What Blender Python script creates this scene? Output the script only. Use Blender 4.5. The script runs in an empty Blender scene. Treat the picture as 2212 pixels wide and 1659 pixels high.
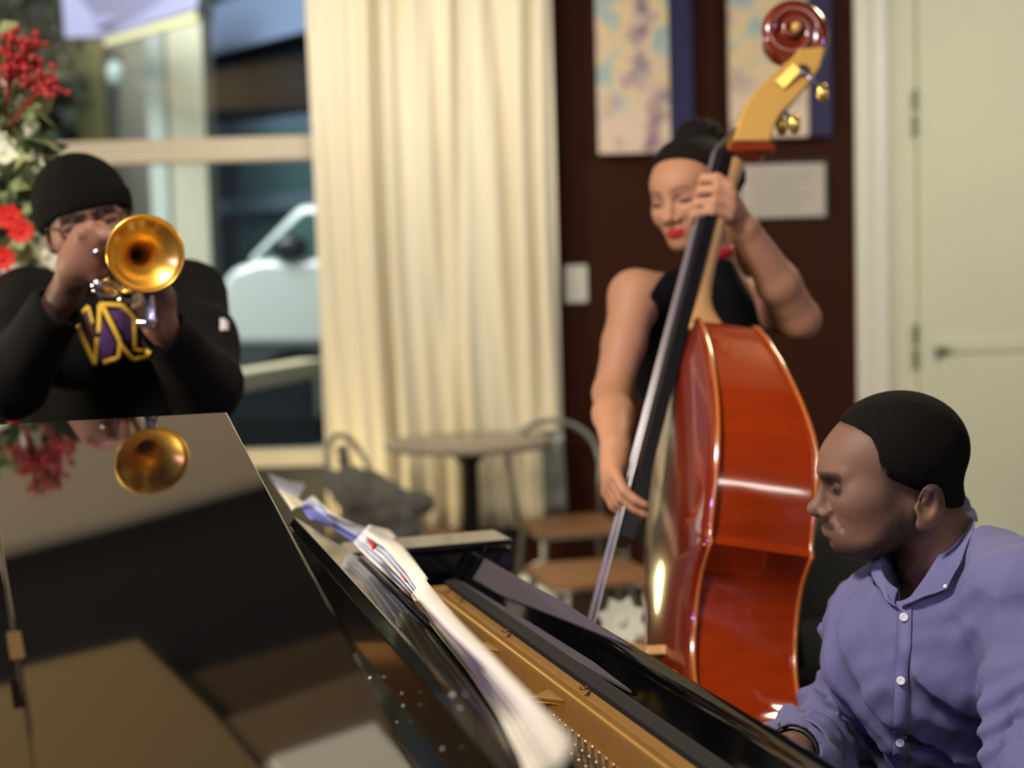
import bpy, bmesh, math, random
import numpy as np
from math import sin, cos, radians, pi, atan2, hypot, sqrt
from mathutils import Vector, Matrix
from mathutils.bvhtree import BVHTree
random.seed(7)
RNG = np.random.RandomState(11)
sc = bpy.context.scene
COL = sc.collection

# ------------------------------------------------------------------ camera
PITCH, ROLL, FPX = radians(4.01), radians(1.6), 3072.2
CAMP = np.array([0, 0, 1.42])
FW = np.array([0, cos(PITCH), -sin(PITCH)])
_R0, _U0 = np.array([1., 0, 0]), np.array([0, sin(PITCH), cos(PITCH)])
RT = cos(ROLL) * _R0 - sin(ROLL) * _U0
UP = sin(ROLL) * _R0 + cos(ROLL) * _U0
cam_d = bpy.data.cameras.new('camera')
cam = bpy.data.objects.new('camera', cam_d); COL.objects.link(cam)
cam.matrix_world = Matrix(((RT[0], UP[0], -FW[0], 0), (RT[1], UP[1], -FW[1], 0), (RT[2], UP[2], -FW[2], 1.42), (0, 0, 0, 1)))
cam_d.sensor_width = 36; cam_d.lens = 50; cam_d.clip_start = 0.05; cam_d.clip_end = 100
cam_d.dof.use_dof = True; cam_d.dof.focus_distance = 1.78; cam_d.dof.aperture_fstop = 2.6
sc.camera = cam

# ------------------------------------------------------------------ light and exposure
sc.view_settings.view_transform = 'Standard'; sc.view_settings.look = 'None'
sc.view_settings.gamma = 1; sc.view_settings.use_curve_mapping = False
sc.view_settings.exposure = -0.12
try:
    sc.cycles.use_denoising = True
    sc.cycles.max_bounces = 8
    sc.cycles.sample_clamp_indirect = 4
except Exception:
    pass
wd = bpy.data.worlds.new('dusk'); sc.world = wd; wd.use_nodes = True
wb = wd.node_tree.nodes['Background']
wb.inputs[0].default_value = (0.62, 0.72, 0.9, 1); wb.inputs[1].default_value = 0.22

def area(name, loc, aim, size, power, col, sy=None, spread=180):
    l = bpy.data.lights.new(name, 'AREA'); l.energy = power; l.color = col
    l.shape = 'RECTANGLE'; l.size = size; l.size_y = sy or size; l.spread = radians(spread)
    o = bpy.data.objects.new(name, l); COL.objects.link(o); o.location = loc
    v = Vector(aim) - Vector(loc); o.rotation_euler = v.to_track_quat('-Z', 'Y').to_euler()
    return o
def spot(name, loc, aim, power, col, ang=40, blend=.5, rad=.05):
    l = bpy.data.lights.new(name, 'SPOT'); l.energy = power; l.color = col
    l.spot_size = radians(ang); l.spot_blend = blend; l.shadow_soft_size = rad
    o = bpy.data.objects.new(name, l); COL.objects.link(o); o.location = loc
    v = Vector(aim) - Vector(loc); o.rotation_euler = v.to_track_quat('-Z', 'Y').to_euler()
    return o
WARM = (1.0, .84, .58); NEUT = (1.0, .93, .80); VIO = (.42, .30, 1.0)
area('ceiling_lamp_curtain', (-.5, 5.2, 2.6), (-.3, 6.5, 1.3), .6, 12, NEUT)
area('ceiling_lamp_door', (2.4, 4.2, 2.7), (2.4, 6.3, .9), .5, 26, (1, .92, .76))
area('ceiling_lamp_bass', (-.9, 1.3, 2.75), (.5, 2.6, 1.2), .35, 62, NEUT)
area('ceiling_lamp_room', (.9, -1.2, 2.75), (.2, 2.0, 1.1), 1.0, 7, NEUT)
area('ceiling_strip_lamp', (.9, -.6, 2.6), (.7, 2.2, 1.0), 2.6, 20, NEUT, sy=.14)
area('ceiling_lamp_back', (1.6, 4.2, 2.75), (1.0, 3.0, 1.3), .3, 22, WARM)
area('unseen_ceiling_fill', (-3.6, 2.2, 1.15), (-1.2, 2.4, 3.0), .4, 110, WARM)  # unseen light added to brighten the ceiling mirrored in the lid
area('unseen_ceiling_fill_back', (-4.2, 5.2, 1.2), (-1.2, 5.3, 3.0), .4, 26, NEUT)  # second unseen light added for the rear ceiling
spot('violet_stage_lamp', (-1.9, .4, 2.3), (.6, 2.2, 1.0), 60, VIO, 50)
spot('violet_stage_lamp_bass', (2.6, 1.6, 2.2), (.35, 2.8, 1.45), 30, VIO, 40)
area('added_street_fill', (-3, 7.2, 5.5), (-1.5, 13, 1.5), 2.5, 620, (.92, .96, .95))  # unseen area light added to brighten everything outside the window
lp = bpy.data.lights.new('hidden_curtain_fill', 'POINT'); lp.energy = 9; lp.color = (1, .8, .35); lp.shadow_soft_size = .1  # hidden point light added for the yellow glow low on the curtain
lo = bpy.data.objects.new('hidden_curtain_fill', lp); lo.location = (-.95, 5.8, .42); COL.objects.link(lo)

# ------------------------------------------------------------------ pixel helpers (photo frame 2212 x 1659)
def ray(px, py): return FW + (px - 1106) / FPX * RT - (py - 829.5) / FPX * UP
def aty(px, py, y): d = ray(px, py); return CAMP + d * (y / d[1])
def atz(px, py, z): d = ray(px, py); return CAMP + d * ((z - 1.42) / d[2])
def atpl(px, py, P0, n): d = ray(px, py); return CAMP + d * (np.dot(P0 - CAMP, n) / np.dot(d, n))
def V_(*a): return np.array(a, float)
def unit(v): v = np.asarray(v, float); return v / np.linalg.norm(v)

# ------------------------------------------------------------------ materials
MATS = {}
def s2l(c): return tuple(((x / 255) / 12.92 if x / 255 <= .04045 else (((x / 255) + .055) / 1.055) ** 2.4) for x in c)
def mat(name, rgb=(128, 128, 128), rough=.5, metal=0, noise=0, nscale=20, coat=0, rgb2=None, bump=0, bscale=60, trans=0, sheen=0, attr=None, sss=0, spec=.5, stretch=None, emis=0, alpha=1):
    if name in MATS: return MATS[name]
    m = bpy.data.materials.new(name); m.use_nodes = True; nt = m.node_tree; b = nt.nodes['Principled BSDF']
    c = s2l(rgb); b.inputs['Base Color'].default_value = (*c, 1)
    b.inputs['Roughness'].default_value = rough; b.inputs['Metallic'].default_value = metal
    b.inputs['Coat Weight'].default_value = coat; b.inputs['Coat Roughness'].default_value = .04
    b.inputs['Specular IOR Level'].default_value = spec
    if trans: b.inputs['Transmission Weight'].default_value = trans
    if sheen: b.inputs['Sheen Weight'].default_value = sheen
    if sss: b.inputs['Subsurface Weight'].default_value = sss; b.inputs['Subsurface Radius'].default_value = (.012, .006, .004)
    if alpha < 1: b.inputs['Alpha'].default_value = alpha
    if emis: b.inputs['Emission Color'].default_value = (*c, 1); b.inputs['Emission Strength'].default_value = emis
    tc = nt.nodes.new('ShaderNodeTexCoord'); src = tc.outputs['Object']
    if stretch:
        mp = nt.nodes.new('ShaderNodeMapping'); mp.inputs['Scale'].default_value = stretch
        nt.links.new(src, mp.inputs[0]); src = mp.outputs[0]
    base = None
    if attr:
        a = nt.nodes.new('ShaderNodeAttribute'); a.attribute_name = attr; base = a.outputs['Color']
    if noise or rgb2:
        n = nt.nodes.new('ShaderNodeTexNoise'); n.inputs['Scale'].default_value = nscale; n.inputs['Detail'].default_value = 4
        nt.links.new(src, n.inputs['Vector'])
        mx = nt.nodes.new('ShaderNodeMix'); mx.data_type = 'RGBA'
        if rgb2:
            rp = nt.nodes.new('ShaderNodeValToRGB'); rp.color_ramp.elements[0].position = .4; rp.color_ramp.elements[1].position = .6
            nt.links.new(n.outputs[0], rp.inputs[0]); nt.links.new(rp.outputs[0], mx.inputs[0])
            mx.inputs[7].default_value = (*s2l(rgb2), 1)
        else:
            nt.links.new(n.outputs[0], mx.inputs[0]); mx.inputs[7].default_value = (*[x * (1 - noise) for x in c], 1)
            if attr:
                mx.blend_type = 'MULTIPLY'; mx.inputs[7].default_value = (1 - noise,) * 3 + (1,)
        if base: nt.links.new(base, mx.inputs[6])
        else: mx.inputs[6].default_value = (*c, 1)
        base = mx.outputs[2]
    if base: nt.links.new(base, b.inputs['Base Color'])
    if bump:
        n2 = nt.nodes.new('ShaderNodeTexNoise'); n2.inputs['Scale'].default_value = bscale; n2.inputs['Detail'].default_value = 3
        nt.links.new(src, n2.inputs['Vector'])
        bp = nt.nodes.new('ShaderNodeBump'); bp.inputs['Strength'].default_value = bump; bp.inputs['Distance'].default_value = .002
        nt.links.new(n2.outputs[0], bp.inputs['Height']); nt.links.new(bp.outputs[0], b.inputs['Normal'])
    MATS[name] = m
    return m

# ------------------------------------------------------------------ mesh helpers
def tag(o, label=None, cat=None, group=None, kind=None):
    if label: o['label'] = label
    if cat: o['category'] = cat
    if group: o['group'] = group
    if kind: o['kind'] = kind
    return o
def empty(name, loc, label, cat, group=None):
    o = bpy.data.objects.new(name, None); COL.objects.link(o); o.location = Vector(loc); o.empty_display_size = .1
    return tag(o, label, cat, group)
def finish(name, me, m, parent=None, smooth=False):
    if m: me.materials.append(m)
    if smooth:
        me.polygons.foreach_set('use_smooth', [True] * len(me.polygons))
    o = bpy.data.objects.new(name, me); COL.objects.link(o)
    if parent is not None:
        # vertices are given in world space; keep them there, shifted into the parent's frame
        p = parent; off = Vector((0, 0, 0))
        while p is not None: off += p.location; p = p.parent
        me.transform(Matrix.Translation(-off)); o.parent = parent
    return o
class MB:
    """collects shapes (world coordinates) for ONE mesh object"""
    def __init__(s): s.v = []; s.f = []
    def add(s, vs, fs):
        n = len(s.v); s.v += [tuple(map(float, v)) for v in vs]; s.f += [tuple(i + n for i in f) for f in fs]; return s
    def box(s, lo, hi):
        x0, y0, z0 = lo; x1, y1, z1 = hi
        return s.add([(x0, y0, z0), (x1, y0, z0), (x1, y1, z0), (x0, y1, z0), (x0, y0, z1), (x1, y0, z1), (x1, y1, z1), (x0, y1, z1)],
                     [(0, 3, 2, 1), (4, 5, 6, 7), (0, 1, 5, 4), (1, 2, 6, 5), (2, 3, 7, 6), (3, 0, 4, 7)])
    def obox(s, c, ax, ay, az):
        c, ax, ay, az = map(np.asarray, (c, ax, ay, az))
        vs = [c + i * ax + j * ay + k * az for k in (-1, 1) for i, j in ((-1, -1), (1, -1), (1, 1), (-1, 1))]
        return s.add(vs, [(0, 3, 2, 1), (4, 5, 6, 7), (0, 1, 5, 4), (1, 2, 6, 5), (2, 3, 7, 6), (3, 0, 4, 7)])
    def prism(s, pts, off):
        """closed polygon pts (3D) extruded by off"""
        n = len(pts); off = np.asarray(off, float); pts = [np.asarray(p, float) for p in pts]
        return s.add(pts + [p + off for p in pts], [tuple(range(n - 1, -1, -1)), tuple(range(n, 2 * n))] + [(i, (i + 1) % n, n + (i + 1) % n, n + i) for i in range(n)])
    def tube(s, pts, r, n=10, cap=True):
        pts = [np.asarray(p, float) for p in pts]; rs = r if hasattr(r, '__len__') else [r] * len(pts)
        vs = []; prev = None
        for i, p in enumerate(pts):
            t = unit(pts[min(i + 1, len(pts) - 1)] - pts[max(i - 1, 0)])
            if prev is None:
                a = np.cross(t, [0, 0, 1.]) if abs(t[2]) < .9 else np.cross(t, [1., 0, 0])
            else: a = prev - t * np.dot(prev, t)
            a = unit(a); prev = a; b = np.cross(t, a)
            vs += [p + rs[i] * (cos(2 * pi * k / n) * a + sin(2 * pi * k / n) * b) for k in range(n)]
        fs = [(i * n + k, i * n + (k + 1) % n, (i + 1) * n + (k + 1) % n, (i + 1) * n + k) for i in range(len(pts) - 1) for k in range(n)]
        if cap: fs += [tuple(range(n - 1, -1, -1)), tuple(range((len(pts) - 1) * n, len(pts) * n))]
        return s.add(vs, fs)
    def lathe(s, prof, o, ax, n=32):
        """prof = [(r, h)] around axis ax from origin o"""
        ax = unit(ax); a = np.cross(ax, [0, 0, 1.]) if abs(ax[2]) < .9 else np.cross(ax, [1., 0, 0]); a = unit(a); b = np.cross(ax, a); o = np.asarray(o, float)
        vs = [o + h * ax + r * (cos(2 * pi * k / n) * a + sin(2 * pi * k / n) * b) for r, h in prof for k in range(n)]
        fs = [(i * n + k, i * n + (k + 1) % n, (i + 1) * n + (k + 1) % n, (i + 1) * n + k) for i in range(len(prof) - 1) for k in range(n)]
        return s.add(vs, fs)
    def ball(s, c, r, n=10, m=7):
        c = np.asarray(c, float); r = np.asarray(r if hasattr(r, '__len__') else (r, r, r), float)
        vs = []; fs = []
        for i in range(m + 1):
            th = pi * i / m
            for k in range(n): vs.append(c + r * np.array([sin(th) * cos(2 * pi * k / n), sin(th) * sin(2 * pi * k / n), cos(th)]))
        fs = [(i * n + k, (i + 1) * n + k, (i + 1) * n + (k + 1) % n, i * n + (k + 1) % n) for i in range(m) for k in range(n)]
        return s.add(vs, fs)
    def grid(s, G):
        """G[i][j] points -> open sheet"""
        nu, nv = len(G), len(G[0])
        return s.add([p for row in G for p in row], [(i * nv + j, i * nv + j + 1, (i + 1) * nv + j + 1, (i + 1) * nv + j) for i in range(nu - 1) for j in range(nv - 1)])
    def build(s, name, m, parent=None, bevel=0, seg=2, smooth=False, solid=0, sub=0, autos=False):
        me = bpy.data.meshes.new(name); me.from_pydata(s.v, [], s.f); me.update()
        bm = bmesh.new(); bm.from_mesh(me); bmesh.ops.remove_doubles(bm, verts=bm.verts, dist=1e-6); bmesh.ops.recalc_face_normals(bm, faces=bm.faces)
        bm.to_mesh(me); bm.free()
        o = finish(name, me, m, parent, smooth or autos)
        if solid:
            md = o.modifiers.new('t', 'SOLIDIFY'); md.thickness = solid; md.offset = 0
        if bevel:
            md = o.modifiers.new('b', 'BEVEL'); md.width = bevel; md.segments = seg; md.limit_method = 'ANGLE'
        if sub:
            md = o.modifiers.new('s', 'SUBSURF'); md.levels = sub; md.render_levels = sub
        if autos:
            try:
                me.set_sharp_from_angle(angle=radians(38))
            except Exception: pass
        return o
def structure(o): o['kind'] = 'structure'; return o

# ------------------------------------------------------------------ the room shell
WY = 6.4
M_dark = mat('brown_paint', (58, 25, 11), .7, spec=.15, noise=.25, nscale=3)
M_cream = mat('cream_paint', (222, 224, 202), .55, noise=.06, nscale=4)
M_white = mat('white_trim_paint', (232, 230, 222), .4, noise=.04, nscale=8)
M_floor = mat('brown_floor', (92, 70, 50), .4, noise=.35, nscale=6, stretch=(1, 8, 1))
M_ceil_dark = mat('dark_ceiling_paint', (30, 30, 36), .9, noise=.1)
M_ceil = mat('pale_ceiling_plaster', (226, 212, 194), .9, noise=.05)
M_black = mat('black_lacquer', (6, 6, 7), .06, noise=.1, coat=.6)
def mbox(name, lo, hi, m, bevel=0, **k): return MB().box(lo, hi).build(name, m, bevel=bevel, **k)
structure(mbox('floor', (-5, -3, -.06), (5, WY + .2, 0), M_floor))
structure(mbox('ceiling', (-5, -3, 3.0), (5, WY + .2, 3.08), M_ceil_dark))
x_cur, x_door = .15, 1.565
structure(mbox('wall_back', (x_cur - .15, WY, 0), (x_door, WY + .15, 3.0), M_dark))
structure(mbox('wall_back', (x_door, WY, 0), (5, WY + .15, 3.0), M_cream))
structure(mbox('wall_right', (5, -3, 0), (5.1, WY + .2, 3.0), M_cream))
structure(mbox('wall_left', (-5.1, -3, 0), (-5, WY + .2, 3.0), M_dark))
structure(mbox('wall_window', (-5, WY, 0), (x_cur - .15, WY + .15, .62), mat('charcoal_paint', (34, 36, 38), .5, noise=.2)))
structure(mbox('wall_window', (-5, WY, 2.85), (x_cur - .15, WY + .15, 3.0), M_dark))
# door set in the cream wall
xd = lambda px, py=400: aty(px, py, WY)[0]
def door():
    x0 = xd(1848, 600); x1 = xd(1915, 600)
    MB().box((x0, WY - .03, 0), (x0 + .055, WY, 2.95)).box((x0 + .075, WY - .045, 0), (x1, WY, 2.95)).box((x0 + .05, WY - .02, 0), (x0 + .08, WY, 2.95)).build('trim_1', M_white, bevel=.006)['kind'] = 'structure'
    xs = xd(1978, 500)
    d = structure(MB().box((xs + .006, WY - .035, .01), (xs + 1.0, WY, 2.9)).build('door_1', M_cream, bevel=.004))
    MB().box((xs + .08, WY - .05, 1.06), (xs + .96, WY - .034, 1.12)).build('rail', M_cream, d, bevel=.006)
    g = mat('brushed_steel', (150, 148, 142), .35, metal=1)
    for py in (215, 272, 722, 775):
        p = aty(1978, py, WY - .04)
        MB().tube([p + np.array([0, 0, -.045]), p + np.array([0, 0, .045])], .008).build('hinge', mat('hinge_metal', (120, 118, 100), .4, metal=.8), d)
    p = aty(2035, 757, WY - .06)
    MB().lathe([(.0, 0), (.028, 0), (.03, .012), (.012, .014), (.012, .03), (.022, .035), (.02, .05), (0, .052)], p + np.array([0, .025, 0]), (0, -1, 0), 20).build('door_handle', g, d, smooth=True)
    structure(MB().box((x1, WY - .012, 0), (xs, WY, 2.95)).build('trim_2', M_cream, bevel=.003))
door()
structure(mbox('baseboard_back', (x_cur - .1, WY - .02, 0), (x_door, WY, .12), mat('dark_baseboard', (40, 24, 18), .5)))

# window: mullions and glass
M_mull = mat('cream_window_frame', (214, 204, 186), .45, noise=.05)
def window():
    w = structure(MB().box((-4.9, WY + .02, .62), (-.0, WY + .12, .70)).box((-4.9, WY + .02, 2.78), (0, WY + .12, 2.86)).build('window_1', M_mull, bevel=.004))
    z = aty(360, 326, WY)[2]
    MB().box((-4.9, WY - .01, z - .052), (0, WY + .1, z + .052)).build('window_frame', M_mull, w, bevel=.006)
    for x in (-3.55, ):
        MB().box((x - .04, WY + .01, .7), (x + .04, WY + .1, 2.78)).build('window_mullion', M_mull, w, bevel=.004)
    gl = bpy.data.materials.new('window_glass'); gl.use_nodes = True; nt = gl.node_tree; nt.nodes.clear()
    out = nt.nodes.new('ShaderNodeOutputMaterial'); tr = nt.nodes.new('ShaderNodeBsdfTransparent'); gs = nt.nodes.new('ShaderNodeBsdfGlossy')
    gs.inputs['Roughness'].default_value = .02; fr = nt.nodes.new('ShaderNodeFresnel'); mx = nt.nodes.new('ShaderNodeMixShader')
    tr.inputs[0].default_value = (.92, .95, .95, 1)
    nt.links.new(fr.outputs[0], mx.inputs[0]); nt.links.new(tr.outputs[0], mx.inputs[1]); nt.links.new(gs.outputs[0], mx.inputs[2]); nt.links.new(mx.outputs[0], out.inputs[0])
    MB().box((-4.9, WY + .06, .7), (0, WY + .066, 2.78)).build('window_glass', gl, w)
window()

# ceiling: pale plaster areas hung under the dark ceiling
def slab(name, pts, z, m, h=.05):
    return structure(MB().prism([(x, y, z) for x, y in pts], (0, 0, h)).build(name, m, bevel=.003))
slab('ceiling_panel', [(-3.4, 2.75), (-1.58, 4.27), (-1.2, 4.58), (-.8, 4.93), (.6, 6.1), (.6, 6.38), (-4.2, 6.38), (-4.2, 2.75)], 2.9, M_ceil)
slab('ceiling_panel', [(-2.6, 2.85), (-1.3, 3.62), (-1.01, 3.8), (-.72, 3.48), (-.55, 3.26), (.3, 2.3), (.3, 1.2), (-2.6, 1.2)], 2.9, mat('tan_ceiling_plaster', (212, 186, 138), .9, noise=.04))
slab('ceiling_panel', [(-.70, 3.47), (-.33, 3.75), (1.6, 5.0), (2.4, 4.0), (.36, 2.33)], 2.92, mat('beige_ceiling_plaster', (190, 165, 135), .9, noise=.04))
slab('ceiling_panel', [(-.86, 3.70), (-.49, 3.95), (.8, 4.85), (1.0, 4.6), (-.40, 3.73), (-.68, 3.54)], 2.95, mat('olive_ceiling_plaster', (120, 100, 70), .9, noise=.04))

e = empty('ceiling_lamp', (-.32, 3.33, 2.89), 'white square ceiling lamp above the piano lid', 'ceiling lamp')
MB().obox(V_(-.33, 3.27, 2.885), V_(.13, .09, 0), V_(-.06, .09, 0), V_(0, 0, .012)).build('diffuser', mat('lamp_diffuser', (255, 244, 220), .5, emis=.9), e)
MB().obox(V_(-.33, 3.27, 2.903), V_(.14, .10, 0), V_(-.07, .10, 0), V_(0, 0, .012)).build('frame', mat('white_trim_paint'), e)
# ------------------------------------------------------------------ street outside the window
structure(mbox('ground_outside', (-9, WY + .2, .3), (4, 22, .45), mat('grey_paving', (92, 96, 92), .8, noise=.3)))
M_ofc = mat('blue_grey_cladding', (122, 140, 172), .5, noise=.15)
M_ofd = mat('dark_office_glass', (14, 22, 32), .15, noise=.2)
M_oft = mat('teal_office_glass', (74, 106, 106), .25, noise=.35, nscale=1.2)
M_beige = mat('beige_stone', (196, 190, 164), .7, noise=.15)
def facade():
    e = empty('office_building', aty(560, 700, 13), 'office building with blue grey bands and dark glazing seen through the window', 'building')
    G1 = np.array([-2.82, 13., 0]); gd = unit([.70, -.72, 0]); gn = np.array([gd[1], -gd[0], 0])
    def gp(px, py): return atpl(px, py, G1, gn)
    def quad(ps, th=.15, off=0):
        pts = [gp(*p) - gn * 0 for p in ps]
        s = 1 if np.dot(gn, -FW) < 0 else -1
        return MB().prism([p - gn * off * s for p in pts], gn * th * s)
    quad([(380, -60), (900, -60), (900, 900), (380, 900)], .2, 0).build('glazing', M_ofd, e)
    quad([(380, 170), (430, 135), (760, 42), (760, -80), (420, 42)], .12, .14).build('spandrel', M_ofc, e, bevel=.01)
    quad([(380, 150), (430, 142), (760, 60), (760, 40), (430, 120), (380, 130)], .06, .22).build('spandrel_edge', M_ofc, e)
    quad([(380, 300), (430, 278), (760, 240), (760, 290), (430, 300), (380, 310)], .10, .14).build('spandrel', mat('slate_cladding', (90, 112, 126), .5, noise=.1), e)
    quad([(470, -60), (560, -60), (530, 28), (480, 20)], .02, .02).build('lit_pane', M_oft, e)
    quad([(520, 340), (760, 330), (760, 560), (520, 560)], .02, .02).build('teal_pane', M_oft, e)
    quad([(380, 445), (760, 405), (760, 445), (380, 475)], .08, .14).build('transom', mat('slate_cladding'), e)
facade()
e = empty('stone_column', aty(395, 800, 11), 'beige stone column standing outside between window views', 'column')
p = aty(345, 700, 11); q = aty(462, 700, 11)
MB().box((p[0], 11, .4), (q[0], 11.4, 3.9)).build('shaft', M_beige, e, bevel=.01)
MB().box((p[0] - .02, 10.9, 3.55), (q[0] + .02, 11.4, 3.75)).build('band', mat('pale_green_stone', (150, 160, 146), .7), e, bevel=.01)
MB().box((p[0] + .0, 10.92, .4), (p[0] + .13, 11.0, 3.5)).build('downpipe', mat('pale_green_paint', (176, 182, 172), .6), e)
p = aty(150, 700, 13); q = aty(350, 700, 13)
tag(mbox('stone_wall', (p[0], 13, .4), (q[0], 13.3, 5.2), mat('grey_stone', (160, 154, 136), .8, noise=.2), .01), 'grey beige stone wall outside behind the trumpet player', 'wall')
p = aty(165, 700, 12.5); q = aty(250, 700, 12.5)
tag(mbox('olive_banner', (p[0], 12.5, .6), (q[0], 12.56, 4.2), mat('olive_fabric', (146, 142, 88), .8, noise=.3, nscale=3), .01), 'olive green banner panel hanging on the stone wall outside', 'banner')
# sloping awning
def awning():
    P = [aty(130, -60, 10.5), aty(440, -60, 9.5), aty(425, 18, 9.5), aty(235, 78, 10.4), aty(140, 82, 10.5)]
    e = empty('awning', P[4], 'lavender grey sloping awning above the stone wall outside', 'awning')
    MB().prism(P, (0, .12, 0)).build('canopy', mat('lavender_canvas', (142, 138, 168), .8, noise=.2, nscale=2), e)
    MB().prism([aty(225, 84, 10.3), aty(425, 24, 9.4), aty(425, 44, 9.4), aty(225, 100, 10.3)], (0, .05, 0)).build('valance', mat('cream_canvas', (196, 184, 140), .8), e)
awning()
def blob_tree(nm, c, r, lab, col):
    mb = MB()
    for k in range(240):
        v = RNG.normal(size=3); v /= np.linalg.norm(v); q = c + v * np.array(r) * RNG.uniform(.5, 1.0)
        a = unit(RNG.normal(size=3)); b = unit(np.cross(a, RNG.normal(size=3))); s = RNG.uniform(.10, .2)
        mb.add([q - a * s, q - b * s * .4, q + a * s, q + b * s * .4], [(0, 1, 2, 3)])
    e = empty(nm, (c[0], c[1], .45), lab, 'tree')
    mb.build('foliage', mat(nm + '_leaves', col, .7, noise=.5), e)
    MB().tube([(c[0], c[1], .45), (c[0] + .03, c[1], c[2] - r[2] * .3)], [.09, .06]).build('trunk', mat('bark', (62, 50, 38), .9), e)
blob_tree('street_tree', aty(85, 150, 11.2), (.35, .4, 1.1), 'dark green tree outside behind the flower garland', (52, 62, 44))
tag(mbox('dark_hoarding', (aty(-300, 300, 14)[0], 14, .4), (aty(150, 300, 14)[0], 14.2, 5.5), mat('dark_hoarding_paint', (40, 44, 46), .7)), 'dark building front outside behind the tree at the far left', 'building')
# street lamp globe
e = empty('street_lamp', aty(248, 640, 11.4), 'small street lamp with white globe beside the olive banner', 'street lamp')
MB().tube([aty(248, 700, 11.4), aty(248, 185, 11.4)], .025).build('pole', mat('lamp_post_paint', (60, 62, 62), .5), e)
MB().ball(aty(248, 158, 11.4), (.07, .07, .1)).build('globe', mat('opal_globe', (200, 218, 208), .3, emis=.25), e, smooth=True)
MB().box(tuple(aty(238, 130, 11.45)), tuple(aty(258, 118, 11.35))).build('cap', mat('lamp_post_paint'), e)

# car parked outside
def car():
    y0, y1 = 8.9, 10.2
    M_car = mat('pale_teal_car_paint', (200, 208, 204), .3, coat=.5); M_cg = mat('car_glass', (70, 100, 98), .08); M_tyre = mat('tyre_rubber', (18, 19, 20), .8)
    X = lambda px, py: (aty(px, py, y0)[0], aty(px, py, y0)[2])
    e = empty('car', aty(700, 900, y0 + .5), 'pale teal car parked outside the lower window pane', 'car')
    L = [(474, 690), (478, 610), (500, 580), (560, 560), (1500, 545), (1900, 600), (1920, 740), (478, 750)]
    pts = [(X(*p)[0], y0, X(*p)[1]) for p in L]
    MB().prism(pts, (0, y1 - y0, 0)).build('body', M_car, e, bevel=.06, seg=3, autos=True)
    C = [(520, 566), (640, 440), (1250, 425), (1500, 548)]
    pts = [(X(*p)[0], y0 + .12, X(*p)[1]) for p in C]
    MB().prism(pts, (0, y1 - y0 - .24, 0)).build('cabin', M_car, e, bevel=.05, seg=3, autos=True)
    for a in ([(545, 555), (650, 458), (900, 450), (900, 552)], [(915, 552), (915, 450), (1230, 440), (1440, 540)]):
        MB().prism([(X(*p)[0], y0 + .10, X(*p)[1]) for p in a], (0, .03, 0)).build('side_window', M_cg, e, bevel=.01)
    MB().ball(np.array([X(625, 535)[0], y0 - .0, X(625, 535)[1]]), (.12, .06, .08)).build('wing_mirror', mat('mirror_housing', (20, 26, 26), .4), e, smooth=True)
    MB().box((X(476, 740)[0], y0 + .02, X(476, 815)[1]), (X(1915, 740)[0], y1 - .02, X(476, 740)[1])).build('sill', mat('dark_car_trim', (52, 62, 62), .5), e, bevel=.02)
    for px in (640, 1650):
        for yy in (y0 + .02, y1 - .2):
            c = (X(px, 800)[0], yy, .45 + .30)
            w = MB().lathe([(0, 0), (.3, 0), (.33, .03), (.33, .15), (.3, .18), (0, .18)], c, (0, 1, 0), 28).build('wheel', M_tyre, e, smooth=True)
            MB().lathe([(0, -.01), (.17, -.01), (.2, .01)], c, (0, 1, 0), 24).build('hub_cap', mat('hub_metal', (120, 124, 124), .4, metal=.8), w)
car()
p0 = atz(462, 862, .92); p1 = atz(700, 812, .92)
dr = unit(p1 - p0); nr = np.array([-dr[1], dr[0], 0]) * .16
e = empty('stone_bench', p0 * [1, 1, 0] + [0, 0, .45], 'pale stone bench ledge outside below the parked car', 'bench')
MB().prism([p0, p0 + dr * 1.6, p0 + dr * 1.6 + nr, p0 + nr], (0, 0, .10)).build('seat', mat('warm_pale_stone', (240, 222, 180), .6, noise=.1), e, bevel=.012)
MB().prism([p0 + dr * .05 + nr * .3 - [0, 0, .47], p0 + dr * 1.55 + nr * .3 - [0, 0, .47], p0 + dr * 1.55 + nr * .8 - [0, 0, .47], p0 + dr * .05 + nr * .8 - [0, 0, .47]], (0, 0, .47)).build('base', mat('dark_car_trim', (52, 62, 62), .5), e)

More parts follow.
